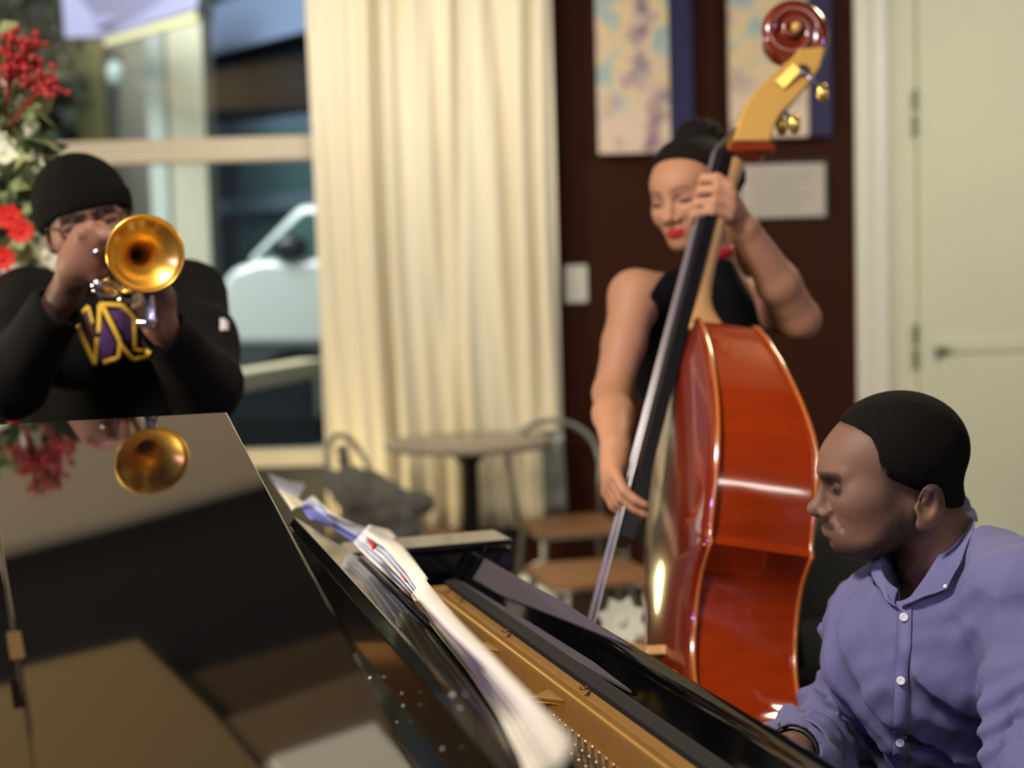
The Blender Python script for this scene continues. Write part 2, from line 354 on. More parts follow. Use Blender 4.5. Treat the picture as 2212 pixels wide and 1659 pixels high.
# ------------------------------------------------------------------ curtain
def curtain():
    M = mat('cream_curtain_cloth', (236, 228, 208), .85, noise=.06, nscale=3, bump=.25, bscale=300)
    yb = 6.22; xa = aty(664, 200, yb)[0]; xb = aty(1196, 200, yb)[0]; xa2 = aty(702, 900, yb)[0]; xb2 = aty(1214, 900, yb)[0]
    zt, zb = 2.96, .34
    folds = [(.05, .020), (.16, .02), (.29, .055), (.40, .03), (.5, .04), (.60, .05), (.69, .03), (.78, .05), (.90, .02)]
    G = []
    for i in range(26):
        v = i / 25; z = zt + (zb - zt) * v; row = []
        xl = xa + (xa2 - xa) * min(1, v * 1.15); xr = xb + (xb2 - xb) * min(1, v * 1.15)
        for j in range(241):
            u = j / 240; d = 0
            for k, (c, a) in enumerate(folds):
                cc = c + .018 * sin(3 * v + k * 1.7); w = .030 + .012 * sin(k * 2.1) + .006 * v
                d += a * math.exp(-((u - cc) / w) ** 2) * (1 - .35 * v * (k % 2))
            d += .012 * sin(u * 70 + 1.5 * sin(v * 4)) * (.5 + .5 * v)
            row.append((xl + (xr - xl) * u, yb + d * 2.2, z))
        G.append(row)
    e = empty('curtain', (.0, yb, .3), 'tall cream pleated curtain hanging beside the window', 'curtain')
    MB().grid(G).build('cloth', M, e, smooth=True, solid=.004)
    MB().tube([(xa - .15, yb + .03, 2.94), (xb + .1, yb + .03, 2.94)], .016).build('curtain_rail', mat('brushed_steel'), e)
curtain()

# ------------------------------------------------------------------ pictures, notice, switch on the brown wall
def paint_mat(name, seed):
    m = bpy.data.materials.new(name); m.use_nodes = True; nt = m.node_tree; b = nt.nodes['Principled BSDF']; b.inputs['Roughness'].default_value = .6
    tc = nt.nodes.new('ShaderNodeTexCoord'); mp = nt.nodes.new('ShaderNodeMapping'); mp.inputs['Location'].default_value = (seed, seed, seed)
    nt.links.new(tc.outputs['Object'], mp.inputs[0])
    n = nt.nodes.new('ShaderNodeTexNoise'); n.inputs['Scale'].default_value = 7; n.inputs['Detail'].default_value = 3; nt.links.new(mp.outputs[0], n.inputs['Vector'])
    r = nt.nodes.new('ShaderNodeValToRGB'); cr = r.color_ramp
    cols = [(.30, (108, 92, 128)), (.42, (214, 192, 180)), (.50, (232, 208, 160)), (.57, (186, 196, 190)), (.70, (150, 178, 186))]
    cr.elements[0].position = cols[0][0]; cr.elements[0].color = (*s2l(cols[0][1]), 1)
    cr.elements[1].position = cols[-1][0]; cr.elements[1].color = (*s2l(cols[-1][1]), 1)
    for pos, c in cols[1:-1]:
        q = cr.elements.new(pos); q.color = (*s2l(c), 1)
    nt.links.new(n.outputs[0], r.inputs[0])
    gz = nt.nodes.new('ShaderNodeSeparateXYZ'); nt.links.new(tc.outputs['Object'], gz.inputs[0])
    mr = nt.nodes.new('ShaderNodeMapRange'); mr.inputs[1].default_value = .12; mr.inputs[2].default_value = .34; nt.links.new(gz.outputs[2], mr.inputs[0])
    mx = nt.nodes.new('ShaderNodeMix'); mx.data_type = 'RGBA'; nt.links.new(mr.outputs[0], mx.inputs[0])
    n2 = nt.nodes.new('ShaderNodeTexNoise'); n2.inputs['Scale'].default_value = 5; nt.links.new(mp.outputs[0], n2.inputs['Vector'])
    r2 = nt.nodes.new('ShaderNodeValToRGB'); r2.color_ramp.elements[0].position = .36; r2.color_ramp.elements[0].color = (*s2l((150, 122, 140)), 1); r2.color_ramp.elements[1].position = .46; r2.color_ramp.elements[1].color = (*s2l((228, 206, 190)), 1)
    nt.links.new(n2.outputs[0], r2.inputs[0]); nt.links.new(r2.outputs[0], mx.inputs[6]); nt.links.new(r.outputs[0], mx.inputs[7])
    nt.links.new(mx.outputs[2], b.inputs['Base Color']); return m
M_navy = mat('navy_side_strip', (22, 20, 78), .6)
def picture(pxl, pxr, pyb, navy, seed, lab):
    a = aty(pxl, pyb, WY - .06); b = aty(pxr, pyb, WY - .06); zt = 2.75
    e = empty('canvas_picture', (a[0], WY - .06, a[2]), lab, 'picture', None)
    MB().box((a[0], WY - .085, a[2]), (b[0], WY - .04, zt)).build('canvas', paint_mat('abstract_paint_%d' % seed, seed), e, bevel=.004)
    c = aty(navy, pyb, WY - .04)
    MB().box((b[0] + .002, WY - .07, a[2]), (c[0], WY - .002, zt)).build('side_strip', M_navy, e, bevel=.003)  # dark navy strip along the right of the canvas
    tag(e)
picture(1293, 1448, 334, 1498, 3, 'tall abstract canvas in cream and pale blue, the one nearer the curtain')
picture(1577, 1745, 300, 1795, 9, 'tall abstract canvas in cream and pale blue behind the bass scroll')
def notice():
    a = aty(1600, 472, WY - .03); b = aty(1782, 352, WY - .03)
    e = empty('wall_sign', (a[0], WY, a[2]), 'pale grey rectangular sign on brown wall behind the bassist', 'sign')
    MB().box((a[0], WY - .03, a[2]), (b[0], WY - .002, b[2])).build('board', mat('pale_sign_board', (196, 188, 182), .6, noise=.08), e, bevel=.004)
    MB().box((a[0] - .012, WY - .02, a[2] - .012), (b[0] + .02, WY - .001, b[2] + .02)).build('backing', mat('black_backing', (20, 18, 22), .6), e)
    mb = MB()
    for k in range(6):
        z = b[2] - .05 - k * .03
        mb.box((a[0] + .05, WY - .0315, z), (b[0] - .05 - .03 * (k % 3), WY - .0305, z + .007))
    mb.build('printed_lines', mat('grey_print', (150, 144, 142), .6), e)
notice()
e0 = aty(1222, 655, WY); e1 = aty(1268, 572, WY)
e = empty('light_switch', (e0[0], WY, e0[2]), 'white light switch plate on the brown wall beside the curtain', 'light switch')
MB().box((e0[0], WY - .014, e0[2]), (e1[0], WY, e1[2])).build('plate', mat('white_plastic', (240, 236, 226), .4), e, bevel=.01, seg=3)
MB().box((e0[0] + .03, WY - .022, e0[2] + .05), (e1[0] - .03, WY - .012, e1[2] - .05)).build('rocker', mat('white_plastic'), e, bevel=.003)

# ------------------------------------------------------------------ cafe tables and chairs
M_steel = mat('galvanised_steel', (148, 150, 146), .35, metal=.7, noise=.15)
M_seat = mat('tan_wood_seat', (160, 116, 78), .45, noise=.25, nscale=6, stretch=(1, 10, 1))
def round_table(c, r, lab):
    e = empty('cafe_table', (c[0], c[1], 0), lab, 'table', None)
    z = c[2]; M_top = mat('grey_table_top', (150, 140, 130), .25, noise=.15)
    MB().lathe([(0, 0), (r - .01, 0), (r, .008), (r, .022), (r - .008, .028), (0, .028)], (c[0], c[1], z - .028), (0, 0, 1), 48).build('tabletop', M_top, e, autos=True)
    MB().lathe([(.035, .02), (.035, z - .1), (.09, z - .03), (.12, z - .028)], (c[0], c[1], 0), (0, 0, 1), 24).build('pedestal', mat('black_iron', (18, 17, 17), .5), e, smooth=True)
    MB().lathe([(0, .03), (.05, .03), (.2, .018), (.22, .008), (.22, 0)], (c[0], c[1], 0), (0, 0, 1), 32).build('base', mat('black_iron'), e, autos=True)
round_table(aty(1012, 950, 5.7), .34, 'round grey topped pedestal table in front of the cream curtain')
def chair(c, rz, lab, zs=.45):
    e = empty('cafe_chair', (c[0], c[1], 0), lab, 'chair', 'metal cafe chairs with wooden seats'); R = Matrix.Rotation(rz, 3, 'Z')
    T = lambda x, y, z: np.array(R @ Vector((x, y, z))) + np.array([c[0], c[1], 0])
    MB().prism([T(x, y, zs - .025) for x, y in [(-.17, -.18), (.17, -.18), (.19, -.1), (.18, .16), (.12, .19), (-.12, .19), (-.18, .16), (-.19, -.1)]], (0, 0, .025)).build('seat', M_seat, e, bevel=.006)
    MB().tube([T(-.18, -.17, zs - .03), T(.18, -.17, zs - .03), T(.18, .17, zs - .03), T(-.18, .17, zs - .03), T(-.18, -.17, zs - .03)], .010).build('seat_frame', M_steel, e)
    for sx, sy in ((-1, -1), (1, -1), (-1, 1), (1, 1)):
        MB().tube([T(sx * .16, sy * .15, zs - .03), T(sx * .2, sy * .21, .0)], [.015, .011]).build('leg', M_steel, e)
    pts = [T(-.18 + 0, .17, zs - .02), T(-.2, .21, zs + .2)] + [T(-.2 * cos(t), .23 + .05 * sin(t), zs + .22 + .17 * sin(t)) for t in np.linspace(0.1, pi - .1, 14)] + [T(.2, .21, zs + .2), T(.18, .17, zs - .02)]
    MB().tube(pts, .013, 8).build('back_frame', M_steel, e, smooth=True)
    G = [[T(x, .25 + .03 * (1 - (x / .06) ** 2) - .04 * (1 - v), zs - .01 + v * .36) for x in np.linspace(-.05, .05, 5)] for v in np.linspace(0, 1, 8)]
    MB().grid(G).build('back_slat', M_steel, e, smooth=True, solid=.004)
    return e
chair((aty(880, 1100, 5.6)[0], 5.55), radians(75), 'metal cafe chair with a grey jacket over it')
chair((aty(1235, 1100, 5.7)[0], 5.72), radians(15), 'metal cafe chair with wooden seat in front of the brown wall')
chair((aty(1275, 1225, 4.7)[0], 4.75), radians(-75), 'metal cafe chair with tan seat nearest the bassist')
# ------------------------------------------------------------------ grand piano
ANG = radians(18.0)
KD = np.array([-sin(ANG), cos(ANG), 0])      # along the keyboard, away from the camera
KE = np.array([cos(ANG), sin(ANG), 0])       # towards the pianist
KO = np.array([.1803, 1.398, 0.])
ZU = np.array([0, 0, 1.])
def K(s, q, z): return KO + KD * s + KE * q + ZU * z
def sweep(prof, s0, s1, name, m, parent, closed=True, **k):
    a = [K(s0, q, z) for q, z in prof]
    return MB().prism(a, KD * (s1 - s0)).build(name, m, parent, **k)
M_lac = mat('black_lacquer'); M_lac2 = mat('worn_black_lacquer', (9, 9, 10), .16, coat=.4, noise=.3)
M_gold = mat('bronze_gold_plate', (160, 120, 66), .5, metal=.5, noise=.25, nscale=40, bump=.15, bscale=400)
M_goldl = mat('bright_gold_edge', (222, 178, 100), .35, metal=.6)
piano = empty('grand_piano', K(.3, -.3, 0), 'black lacquered grand piano with raised lid and gold iron plate', 'piano')
S0, S1 = -.50, 1.10
# case: rim walls around the body
def outline(inset=0.0):
    pts = [(S0 + inset, .10), (S0 + inset, -1.75), (S0 + .12, -1.92 + inset), (S0 + .45, -1.95 + inset), (S0 + .72, -1.86 + inset)]
    for t in np.linspace(0, 1, 12):
        s_ = S0 + .78 + (S1 - S0 - .80) * (3 * t ** 2 - 2 * t ** 3); q_ = -1.80 + 1.35 * t
        pts.append((s_ - inset * .7, q_ + inset * .6))
    pts += [(S1 - inset, -.36), (S1 - inset, .10)]
    return pts
def rim():
    o = outline(); i = outline(.045); n = len(o); mb = MB()
    vs = [K(s, q, z) for z in (.62, .965) for s, q in o] + [K(s, q, z) for z in (.62, .965) for s, q in i]
    fs = []
    for k in range(n - 1):
        a = k; b = k + 1
        fs += [(a, b, n + b, n + a), (2 * n + b, 2 * n + a, 3 * n + a, 3 * n + b), (n + a, n + b, 3 * n + b, 3 * n + a), (b, a, 2 * n + a, 2 * n + b)]
    fs += [(0, n, 3 * n, 2 * n), (n - 1, 2 * n - 1, 4 * n - 1, 3 * n - 1)]
    mb.add(vs, fs).build('case_rim', M_lac, piano, bevel=.004)
rim()
MB().prism([K(s, q, .60) for s, q in outline(.01)], (0, 0, .05)).build('bottom_frame', M_lac, piano)
MB().prism([K(s, q, .83) for s, q in outline(.05)[1:-1]] + [K(S1 - .05, -.2, .83), K(S0 + .05, -.2, .83)], (0, 0, .012)).build('soundboard', mat('spruce_wood', (170, 120, 66), .4, noise=.3, nscale=10, stretch=(1, 20, 1)), piano)
for s, q in ((S0 + .15, .1), (S1 - .15, .1), (S0 + .4, -1.65)):
    lg = MB().lathe([(.03, 0), (.045, .04), (.04, .08), (.06, .2), (.075, .5), (.08, .6)], K(s, q, 0), (0, 0, 1), 16).build('leg', M_lac, piano, smooth=True)
for s_ in (S0, S1 - .045):
    MB().prism([K(s_, .10, .62), K(s_, .30, .62), K(s_, .30, .74), K(s_, .22, .78), K(s_, .10, .95)], KD * .045).build('case_arm', M_lac, piano, bevel=.004)
# treble cheek block with a lit top
MB().prism([K(1.06, -.30, .965), K(1.06, .150, .965), K(1.17, .150, .965), K(1.17, -.30, .965)], (0, 0, .012)).build('cheek_block', M_lac2, piano, bevel=.004)
MB().prism([K(1.062, -.29, .80), K(1.062, .148, .80), K(1.168, .148, .80), K(1.168, -.29, .80)], (0, 0, .162)).build('cheek_block', M_lac, piano, bevel=.004)
# iron plate: web wall, ribs, floor
PL0, PL1 = -.48, .935
def rib(q, z, r, name, m):
    MB().tube([K(PL0, q, z), K(PL1, q, z)], r, 12).build(name, m, piano, smooth=True)
prof = [(0, .90), (0, .926), (-.004, .921), (-.013, .921), (-.016, .926), (-.018, .921), (-.024, .922), (-.026, .926), (-.031, .926), (-.033, .922), (-.036, .894), (-.036, .885), (-.01, .885)]
sweep(prof, PL0, PL1, 'plate_rail', M_gold, piano, autos=True)
sweep([(-.0265, .9262), (-.0265, .9272), (-.0305, .9272), (-.0305, .9262)], PL0, PL1 - .01, 'plate_lip', M_goldl, piano)
fl = sweep([(-.03, .880), (-.03, .893), (-.17, .893), (-.17, .880)], PL0, PL1, 'plate_floor', M_gold, piano)
MB().prism([K(s, q, .885) for s, q in ((.935, 0), (.935, -.22), (.965, -.22), (.965, 0))], (0, 0, .045)).build('plate_rail', M_gold, piano, bevel=.004)
MB().prism([K(s, q, .8935) for s, q in ((.42, -.050), (.42, -.13), (.68, -.13), (.68, -.070))], (0, 0, .006)).build('plate_step', M_goldl, piano, bevel=.002)
for i, s in enumerate((.335, .59, .885)):
    L = .10
    vs = []
    # strut: thin web with a flared top joining the web wall
    mb = MB()
    mb.prism([K(s - .004, -.034, .893), K(s - .004, -.034 - L, .893), K(s - .004, -.034 - L, .902), K(s - .004, -.085, .915), K(s - .004, -.034, .915)], KD * .008)
    mb.add([K(s - .028, -.034, .9195), K(s + .028, -.034, .9195), K(s + .004, -.062, .921), K(s - .004, -.062, .921), K(s - .004, -.034 - L, .908), K(s + .004, -.034 - L, .908),
            K(s - .026, -.034, .914), K(s + .026, -.034, .914), K(s + .004, -.062, .914), K(s - .004, -.062, .914)],
           [(0, 1, 2, 3), (3, 2, 5, 4), (0, 3, 9, 6), (1, 7, 8, 2), (3, 9, 4), (2, 5, 8), (6, 9, 8, 7), (0, 6, 7, 1)])
    mb.prism([K(s - .026, -.034, .893), K(s + .026, -.034, .893), K(s + .012, -.05, .893), K(s - .012, -.05, .893)], (0, 0, .021))
    mb.build('plate_strut', M_gold, piano, bevel=.002)
for s in (-.02, .31, .62, .86):
    MB().lathe([(.0055, 0), (.0055, .002), (.0035, .003), (0, .0032)], K(s, -.008, .9295), (0, 0, 1), 12).build('plate_screw', mat('dark_brass', (112, 78, 40), .4, metal=.8), piano, smooth=True)
# paper tag on the web wall at the treble end
MB().prism([K(.87, -.038, .898), K(.80, -.038, .898), K(.80, -.0365, .923), K(.87, -.0365, .923)], -KE * .0012).build('paper_tag', mat('grey_paper', (186, 174, 170), .8), piano)
mb = MB()
for k in range(3): mb.prism([K(.86, -.0395, .904 + .006 * k), K(.815, -.0395, .904 + .006 * k), K(.815, -.0393, .9052 + .006 * k), K(.86, -.0393, .9052 + .006 * k)], -KE * .0004)
mb.build('tag_print', mat('tag_ink', (70, 60, 60), .8), piano)
# tuning pins (each a part), and their string coils
M_pin = mat('steel_pin', (176, 170, 160), .25, metal=1)
pm = MB().lathe([(0, .0), (.0032, .0), (.0032, .012), (.0022, .0135), (.0022, .024), (.0014, .0255), (0, .0258)], (0, 0, 0), (0, 0, 1), 8)
pin0 = None; npin = 0
for i in range(26):
    for c in range(4):
        s = .262 - i * .0205 - c * .007; q = -.064 - c * .0145
        if s < -.28: continue
        P = K(s, q, .893)
        if pin0 is None:
            pin0 = pm.build('tuning_pin', M_pin, piano, smooth=True); pin0.location = Vector(P) - piano.location
            for v in pin0.data.vertices: v.co += piano.location
            o = pin0
        else:
            o = pin0.copy(); COL.objects.link(o); o.parent = piano; o.location = Vector(P) - piano.location
        npin += 1
# black felt strip and pin block cover next to the pins
sweep([(-.122, .893), (-.122, .899), (-.24, .899), (-.24, .893)], PL0, .40, 'felt_strip', mat('black_felt', (14, 12, 14), .95), piano, bevel=.002)
# fallboard: glossy panel rising to its rolled edge
sweep([(.002, .86), (.002, .915), (.006, .914), (.05, .914), (.068, .938), (.076, .953), (.084, .957), (.092, .953), (.098, .93), (.10, .80), (.10, .78)], S0 + .05, S1 - .05, 'fallboard', M_lac, piano, autos=True)
sweep([(.012, .914), (.012, .924), (.030, .926), (.040, .922), (.040, .914)], S0 + .03, S1 - .08, 'nameboard_felt', mat('charcoal_felt', (14, 13, 15), .9), piano, bevel=.001)
M_refl = mat('grey_purple_reflection', (74, 66, 78), .8, noise=.2, nscale=30)  # soft grey reflection on the fallboard, modelled as coloured strips
MB().prism([K(s_, q_, .9185) for s_, q_ in ((1.0, .014), (.80, .014), (.62, .022), (.42, .040), (.30, .050), (.44, .056), (.70, .050), (1.0, .040))], (0, 0, .005)).build('reflection_band', M_refl, piano, bevel=.001)
MB().prism([K(s_, q_, z_) for s_, q_, z_ in ((1.0, .058, .925), (.86, .060, .926), (.55, .072, .946), (.36, .078, .957), (.60, .084, .9585), (1.0, .080, .957))], -KE * .001 + ZU * .003).build('reflection_band', M_refl, piano)
# key bed, keys
sweep([(.10, .64), (.10, .735), (.30, .735), (.30, .64)], S0 + .03, S1 - .03, 'key_bed', M_lac, piano)
mb = MB(); mk = MB(); w = (S1 - S0 - .30) / 52
for k in range(52):
    s = S0 + .15 + k * w
    mb.prism([K(s + .0006, .105, .736), K(s + w - .0006, .105, .736), K(s + w - .0006, .255, .736), K(s + .0006, .255, .736)], (0, 0, .02))
    if k % 7 not in (1, 4): mk.prism([K(s + w * .7, .105, .756), K(s + w * 1.3, .105, .756), K(s + w * 1.25, .2, .756), K(s + w * .75, .2, .756)], (0, 0, .012))
mb.build('white_keys', mat('ivory_key', (232, 228, 214), .25), piano, bevel=.0008, seg=1)
mk.build('black_keys', mat('ebony_key', (14, 14, 14), .25), piano, bevel=.002)
sweep([(.262, .73), (.262, .762), (.30, .762), (.30, .73)], S0 + .03, S1 - .03, 'key_slip', M_lac, piano, bevel=.003)

# lid, raised on the treble side, front flap folded back on it
LT = radians(10.5); LN = cos(LT) * ZU - sin(LT) * KD; LD = cos(LT) * KD + sin(LT) * ZU; LP = -KE
P0 = atpl(490, 890, np.array([-.6, 2.3, 1.3085]), LN)
def Lp(u, v, h=0): return P0 + LP * u + LD * v + LN * h
def on_lid(px, py, h=0): return atpl(px, py, P0 + LN * h, LN)
M_lid = mat('lid_lacquer', (8, 8, 9), .035, coat=.9, spec=.8)
a = on_lid(0, 1180); b = on_lid(75, 1659); c = on_lid(490, 890); d2 = on_lid(900, 1659)
ed = unit(b - a); e2 = unit(d2 - c)
far = -.0; a2 = a - ed * (np.dot(a - P0, LD) / np.dot(ed, LD)); b2 = b + ed * (np.dot(b - P0, LD) + 1.28) / (-np.dot(ed, LD)) 
d3 = c + e2 * 1.28 / (-np.dot(e2, LD))
MB().prism([c, a2, b2, d3], -LN * .020).build('lid_flap', M_lid, piano, bevel=.0025, seg=3)
def L2(u, v): return Lp(u, v, -.0215)
lid_pts = [L2(.0, 0), L2(.75, 0), L2(.95, -.06), L2(1.15, -.22), L2(1.32, -.42), L2(1.46, -.70), L2(1.52, -.95), L2(1.50, -1.15), L2(1.42, -1.28), L2(0, -1.28)]
MB().prism(lid_pts, -LN * .022).build('lid', M_lid, piano, bevel=.0025, seg=3)
for v in (-.25, -.75, -1.15):
    q = b2 + (a2 - b2) * ((v + 1.28) / 1.28)
    MB().prism([q + LN * .0006 - ed * .03 - LP * .006, q + LN * .0006 + ed * .03 - LP * .006, q + LN * .0006 + ed * .03 + LP * .006, q + LN * .0006 - ed * .03 + LP * .006], LN * .0015).build('lid_hinge', mat('aged_brass', (120, 98, 70), .35, metal=.9), piano)
MB().tube([K(.98, -.50, .96), Lp(.17, -.08, -.045)], .012).build('lid_prop', M_lac, piano)

# music desk: reclined panel, support behind it
RF = atz(636, 1116, 1.065); RN = atz(1130, 1659, 1.065); RD = unit(RF - RN); RE = unit(np.array([RD[1], -RD[0], 0]))
PHI = radians(36); DE = RE * cos(PHI) - ZU * sin(PHI); DN = RE * sin(PHI) + ZU * cos(PHI)
RN2 = RN - RD * .05
def Dk(s, w, h=0): return RF - RD * s + DE * w + DN * h
DL = np.linalg.norm(RF - RN2)
_q = atpl(1100, 1520, RF, DN) - RF; WD = float(_q @ DE); print('desk width', WD)
MB().prism([Dk(0, 0), Dk(DL, 0), Dk(DL, WD - .01), Dk(DL - .04, WD), Dk(.04, WD), Dk(0, WD - .01)], -DN * .018).build('music_desk', M_lac2, piano, bevel=.003, seg=2)
MB().prism([Dk(.0, .004, -.012), Dk(DL, .004, -.012), Dk(DL, .004, -.012) - ZU * .20 - RE * .01, Dk(0.02, .004, -.012) - ZU * .20 - RE * .01], RE * .018).build('desk_support', M_lac2, piano, bevel=.003)
MB().prism([Dk(0.02, WD - .012, .0), Dk(DL - .02, WD - .012, .0), Dk(DL - .02, WD, .0), Dk(0.02, WD, .0)], DN * .006).build('desk_ledge', M_lac2, piano, bevel=.003)
MB().prism([Dk(.02, WD * .8, -.02) - ZU * .0, Dk(DL, WD * .8, -.02), Dk(DL, WD * .8, -.02) - ZU * .04 - RE * .12, Dk(.02, WD * .8, -.02) - ZU * .04 - RE * .12], -ZU * .012).build('desk_slide', M_lac2, piano, bevel=.002)
# dust specks and nicks on the support
mb = MB()
SP = []
for px, py, r in [(978, 1502, .0022), (871, 1525, .0012), (868, 1498, .001), (994, 1530, .0014), (1006, 1500, .001), (857, 1560, .001), (956, 1618, .0013), (600, 1220, .0014), (800, 1465, .0022)]:
    q = atpl(px, py, Dk(0, 0, -.014) - RE * .006, RE)
    MB().ball(q, r, 6, 4).build('dust_speck', mat('pale_dust', (220, 220, 214), .6), piano)

# ------------------------------------------------------------------ sheet music lying along the desk
M_pap = mat('white_paper', (240, 238, 228), .7, noise=.03)
M_papb = mat('blue_white_paper', (198, 204, 240), .7, noise=.05)
M_blue = mat('blue_cover', (110, 120, 206), .6)
M_papy = mat('cream_paper', (232, 226, 196), .7, noise=.05)
M_red = mat('red_print', (206, 60, 66), .7)
def interp(pl, t):
    pl = np.array(pl, float); seg = np.linalg.norm(np.diff(pl, axis=0), axis=1); c = np.concatenate([[0], np.cumsum(seg)]) / seg.sum()
    return np.array([np.interp(t, c, pl[:, 0]), np.interp(t, c, pl[:, 1])])
def page(name, left, right, h0, h1, m, parent, bulge=0.0, n=16, mm=7, th=.0012, wav=0):
    """sheet between two pixel polylines laid over the desk, heights h0 (left) and h1 (right) above it"""
    G = []
    for i in range(n + 1):
        t = i / n; a = interp(left, t); b = interp(right, t)
        A = atpl(a[0], a[1], Dk(0, 0, h0), DN); B = atpl(b[0], b[1], Dk(0, 0, h1), DN)
        G.append([A + (B - A) * u + DN * (bulge * sin(pi * u) + wav * sin(6 * t + 3 * u)) for u in np.linspace(0, 1, mm)])
    return MB().grid(G).build(name, m, parent, solid=th, smooth=True)
def sheets(name, label, ref, cat='sheet music', group=None):
    return empty(name, atpl(ref[0], ref[1], Dk(0, 0, .003), DN), label, cat, group)
e = sheets('loose_sheet', 'pale blue loose sheet at the far end of the music desk', (625, 1075))
page('sheet', [(577, 1022), (600, 1055), (632, 1104)], [(582, 1024), (622, 1040), (660, 1046)], .004, .006, M_papb, e, .002)
page('sheet', [(600, 1056), (632, 1100)], [(640, 1075), (668, 1092)], .007, .008, M_papy, e, .001)
e = sheets('song_folder', 'blue and white folder lying behind the open score', (720, 1120))
page('cover', [(650, 1092), (668, 1122), (720, 1140), (768, 1172)], [(672, 1078), (700, 1112), (760, 1148), (790, 1160)], .004, .010, M_blue, e, .004)
page('page', [(652, 1088), (676, 1096), (716, 1126), (775, 1162)], [(676, 1073), (704, 1110), (748, 1132), (792, 1146)], .012, .018, M_papb, e, .003)
page('page', [(664, 1080), (690, 1094), (730, 1122), (782, 1150)], [(678, 1072), (708, 1108), (750, 1130), (793, 1143)], .016, .022, M_pap, e, .004)
e = sheets('open_score', 'open white score with red marks on the music desk', (830, 1200))
for k in range(5):
    f = k / 4
    L = [(764 + 20 * f, 1172 - 22 * f), (800 + 30 * f, 1210 - 28 * f), (850 + 25 * f, 1255 - 20 * f), (890 + 15 * f, 1292 - 12 * f)]
    Rr = [(778 + 14 * f, 1155 - 11 * f), (822 + 20 * f, 1172 - 24 * f), (868 + 10 * f, 1212 - 12 * f), (912 + 8 * f, 1262 - 4 * f)]
    page('page', L, Rr, .006 + .007 * k, .008 + .007 * k, M_pap if k % 2 == 0 else M_papb, e, .004 + .002 * k)
page('red_mark', [(791, 1160), (806, 1188)], [(800, 1164), (815, 1180)], .036, .036, M_red, e, 0, 3, 3)
page('red_mark', [(866, 1243), (876, 1256)], [(872, 1246), (882, 1258)], .036, .036, M_red, e, 0, 3, 3)
e = sheets('manuscript_stack', 'long cream stack of pages curling at the near end of the desk', (1040, 1440))
M_papg = mat('grey_page_shade', (206, 198, 188), .8)  # every other page greyed to paint the shade between sheets
for k in range(8):
    f = k / 7; w_ = 4 * (k % 2)
    L = [(886 + 8 * f, 1288 - 8 * f), (945 + 14 * f + w_, 1372 - 10 * f), (1010 + 26 * f + w_, 1450 - 16 * f), (1075 + 38 * f + w_, 1540 - 18 * f), (1128 + 52 * f, 1640 - 14 * f), (1140 + 66 * f, 1690 - 28 * f)]
    Rr = [(915, 1262), (968 + 4 * f, 1345 - 4 * f), (1040 + 6 * f, 1432 - 8 * f), (1110 + 8 * f, 1520 - 12 * f), (1196 + 16 * f, 1604 - 4 * f), (1205 + 22 * f, 1640 - 10 * f)]
    page('page', L, Rr, .004 + .0050 * k, .006 + .0045 * k, (M_papy, M_papg)[k % 2], e, .002 + .0012 * k, wav=.001)
# ------------------------------------------------------------------ implicit surfaces -> one continuous mesh
def V(*a): return np.array(a, float)
def cap(P, a, b, ra, rb=None):
    rb = ra if rb is None else rb
    a = np.asarray(a, float); b = np.asarray(b, float); ba = b - a; pa = P - a
    h = np.clip(pa @ ba / max(ba @ ba, 1e-9), 0, 1)
    return np.linalg.norm(pa - h[:, None] * ba, axis=1) - (ra + (rb - ra) * h)
def ell(P, c, r, M=None):
    p = P - np.asarray(c, float)
    if M is not None: p = p @ M
    r = np.asarray(r, float); k0 = np.linalg.norm(p / r, axis=1); k1 = np.linalg.norm(p / (r * r), axis=1)
    return k0 * (k0 - 1) / np.maximum(k1, 1e-6)
def smin(a, b, k):
    h = np.clip(.5 + .5 * (b - a) / k, 0, 1); return b + (a - b) * h - k * h * (1 - h)
def smax(a, b, k): return -smin(-a, -b, k)
def chain(P, pts, rs, k=.01):
    d = None
    for i in range(len(pts) - 1):
        c = cap(P, pts[i], pts[i + 1], rs[i], rs[i + 1]); d = c if d is None else smin(d, c, k)
    return d
def near(P, c, r, fn):
    dd = np.linalg.norm(P - np.asarray(c, float), axis=1); d = dd - r * .55; m = dd < r
    if m.any(): d[m] = fn(P[m])
    return d
def frame(x, y):
    """rotation whose columns are x, y (made square to x) and their cross product"""
    x = unit(x); y = np.asarray(y, float); y = unit(y - x * np.dot(x, y)); return np.stack([x, y, np.cross(x, y)], axis=1)
_K = [(unit(RNG.normal(size=3)), RNG.uniform(0, 6.28)) for _ in range(12)]
def wob(P, f, n=5, s=0):
    d = np.zeros(len(P))
    for i in range(n):
        k, ph = _K[(i + s) % 12]; d += np.sin(P @ k * f * (1 + .35 * i) + ph + 1.5 * np.sin(P @ _K[(i + s + 3) % 12][0] * f * .45))
    return d / n
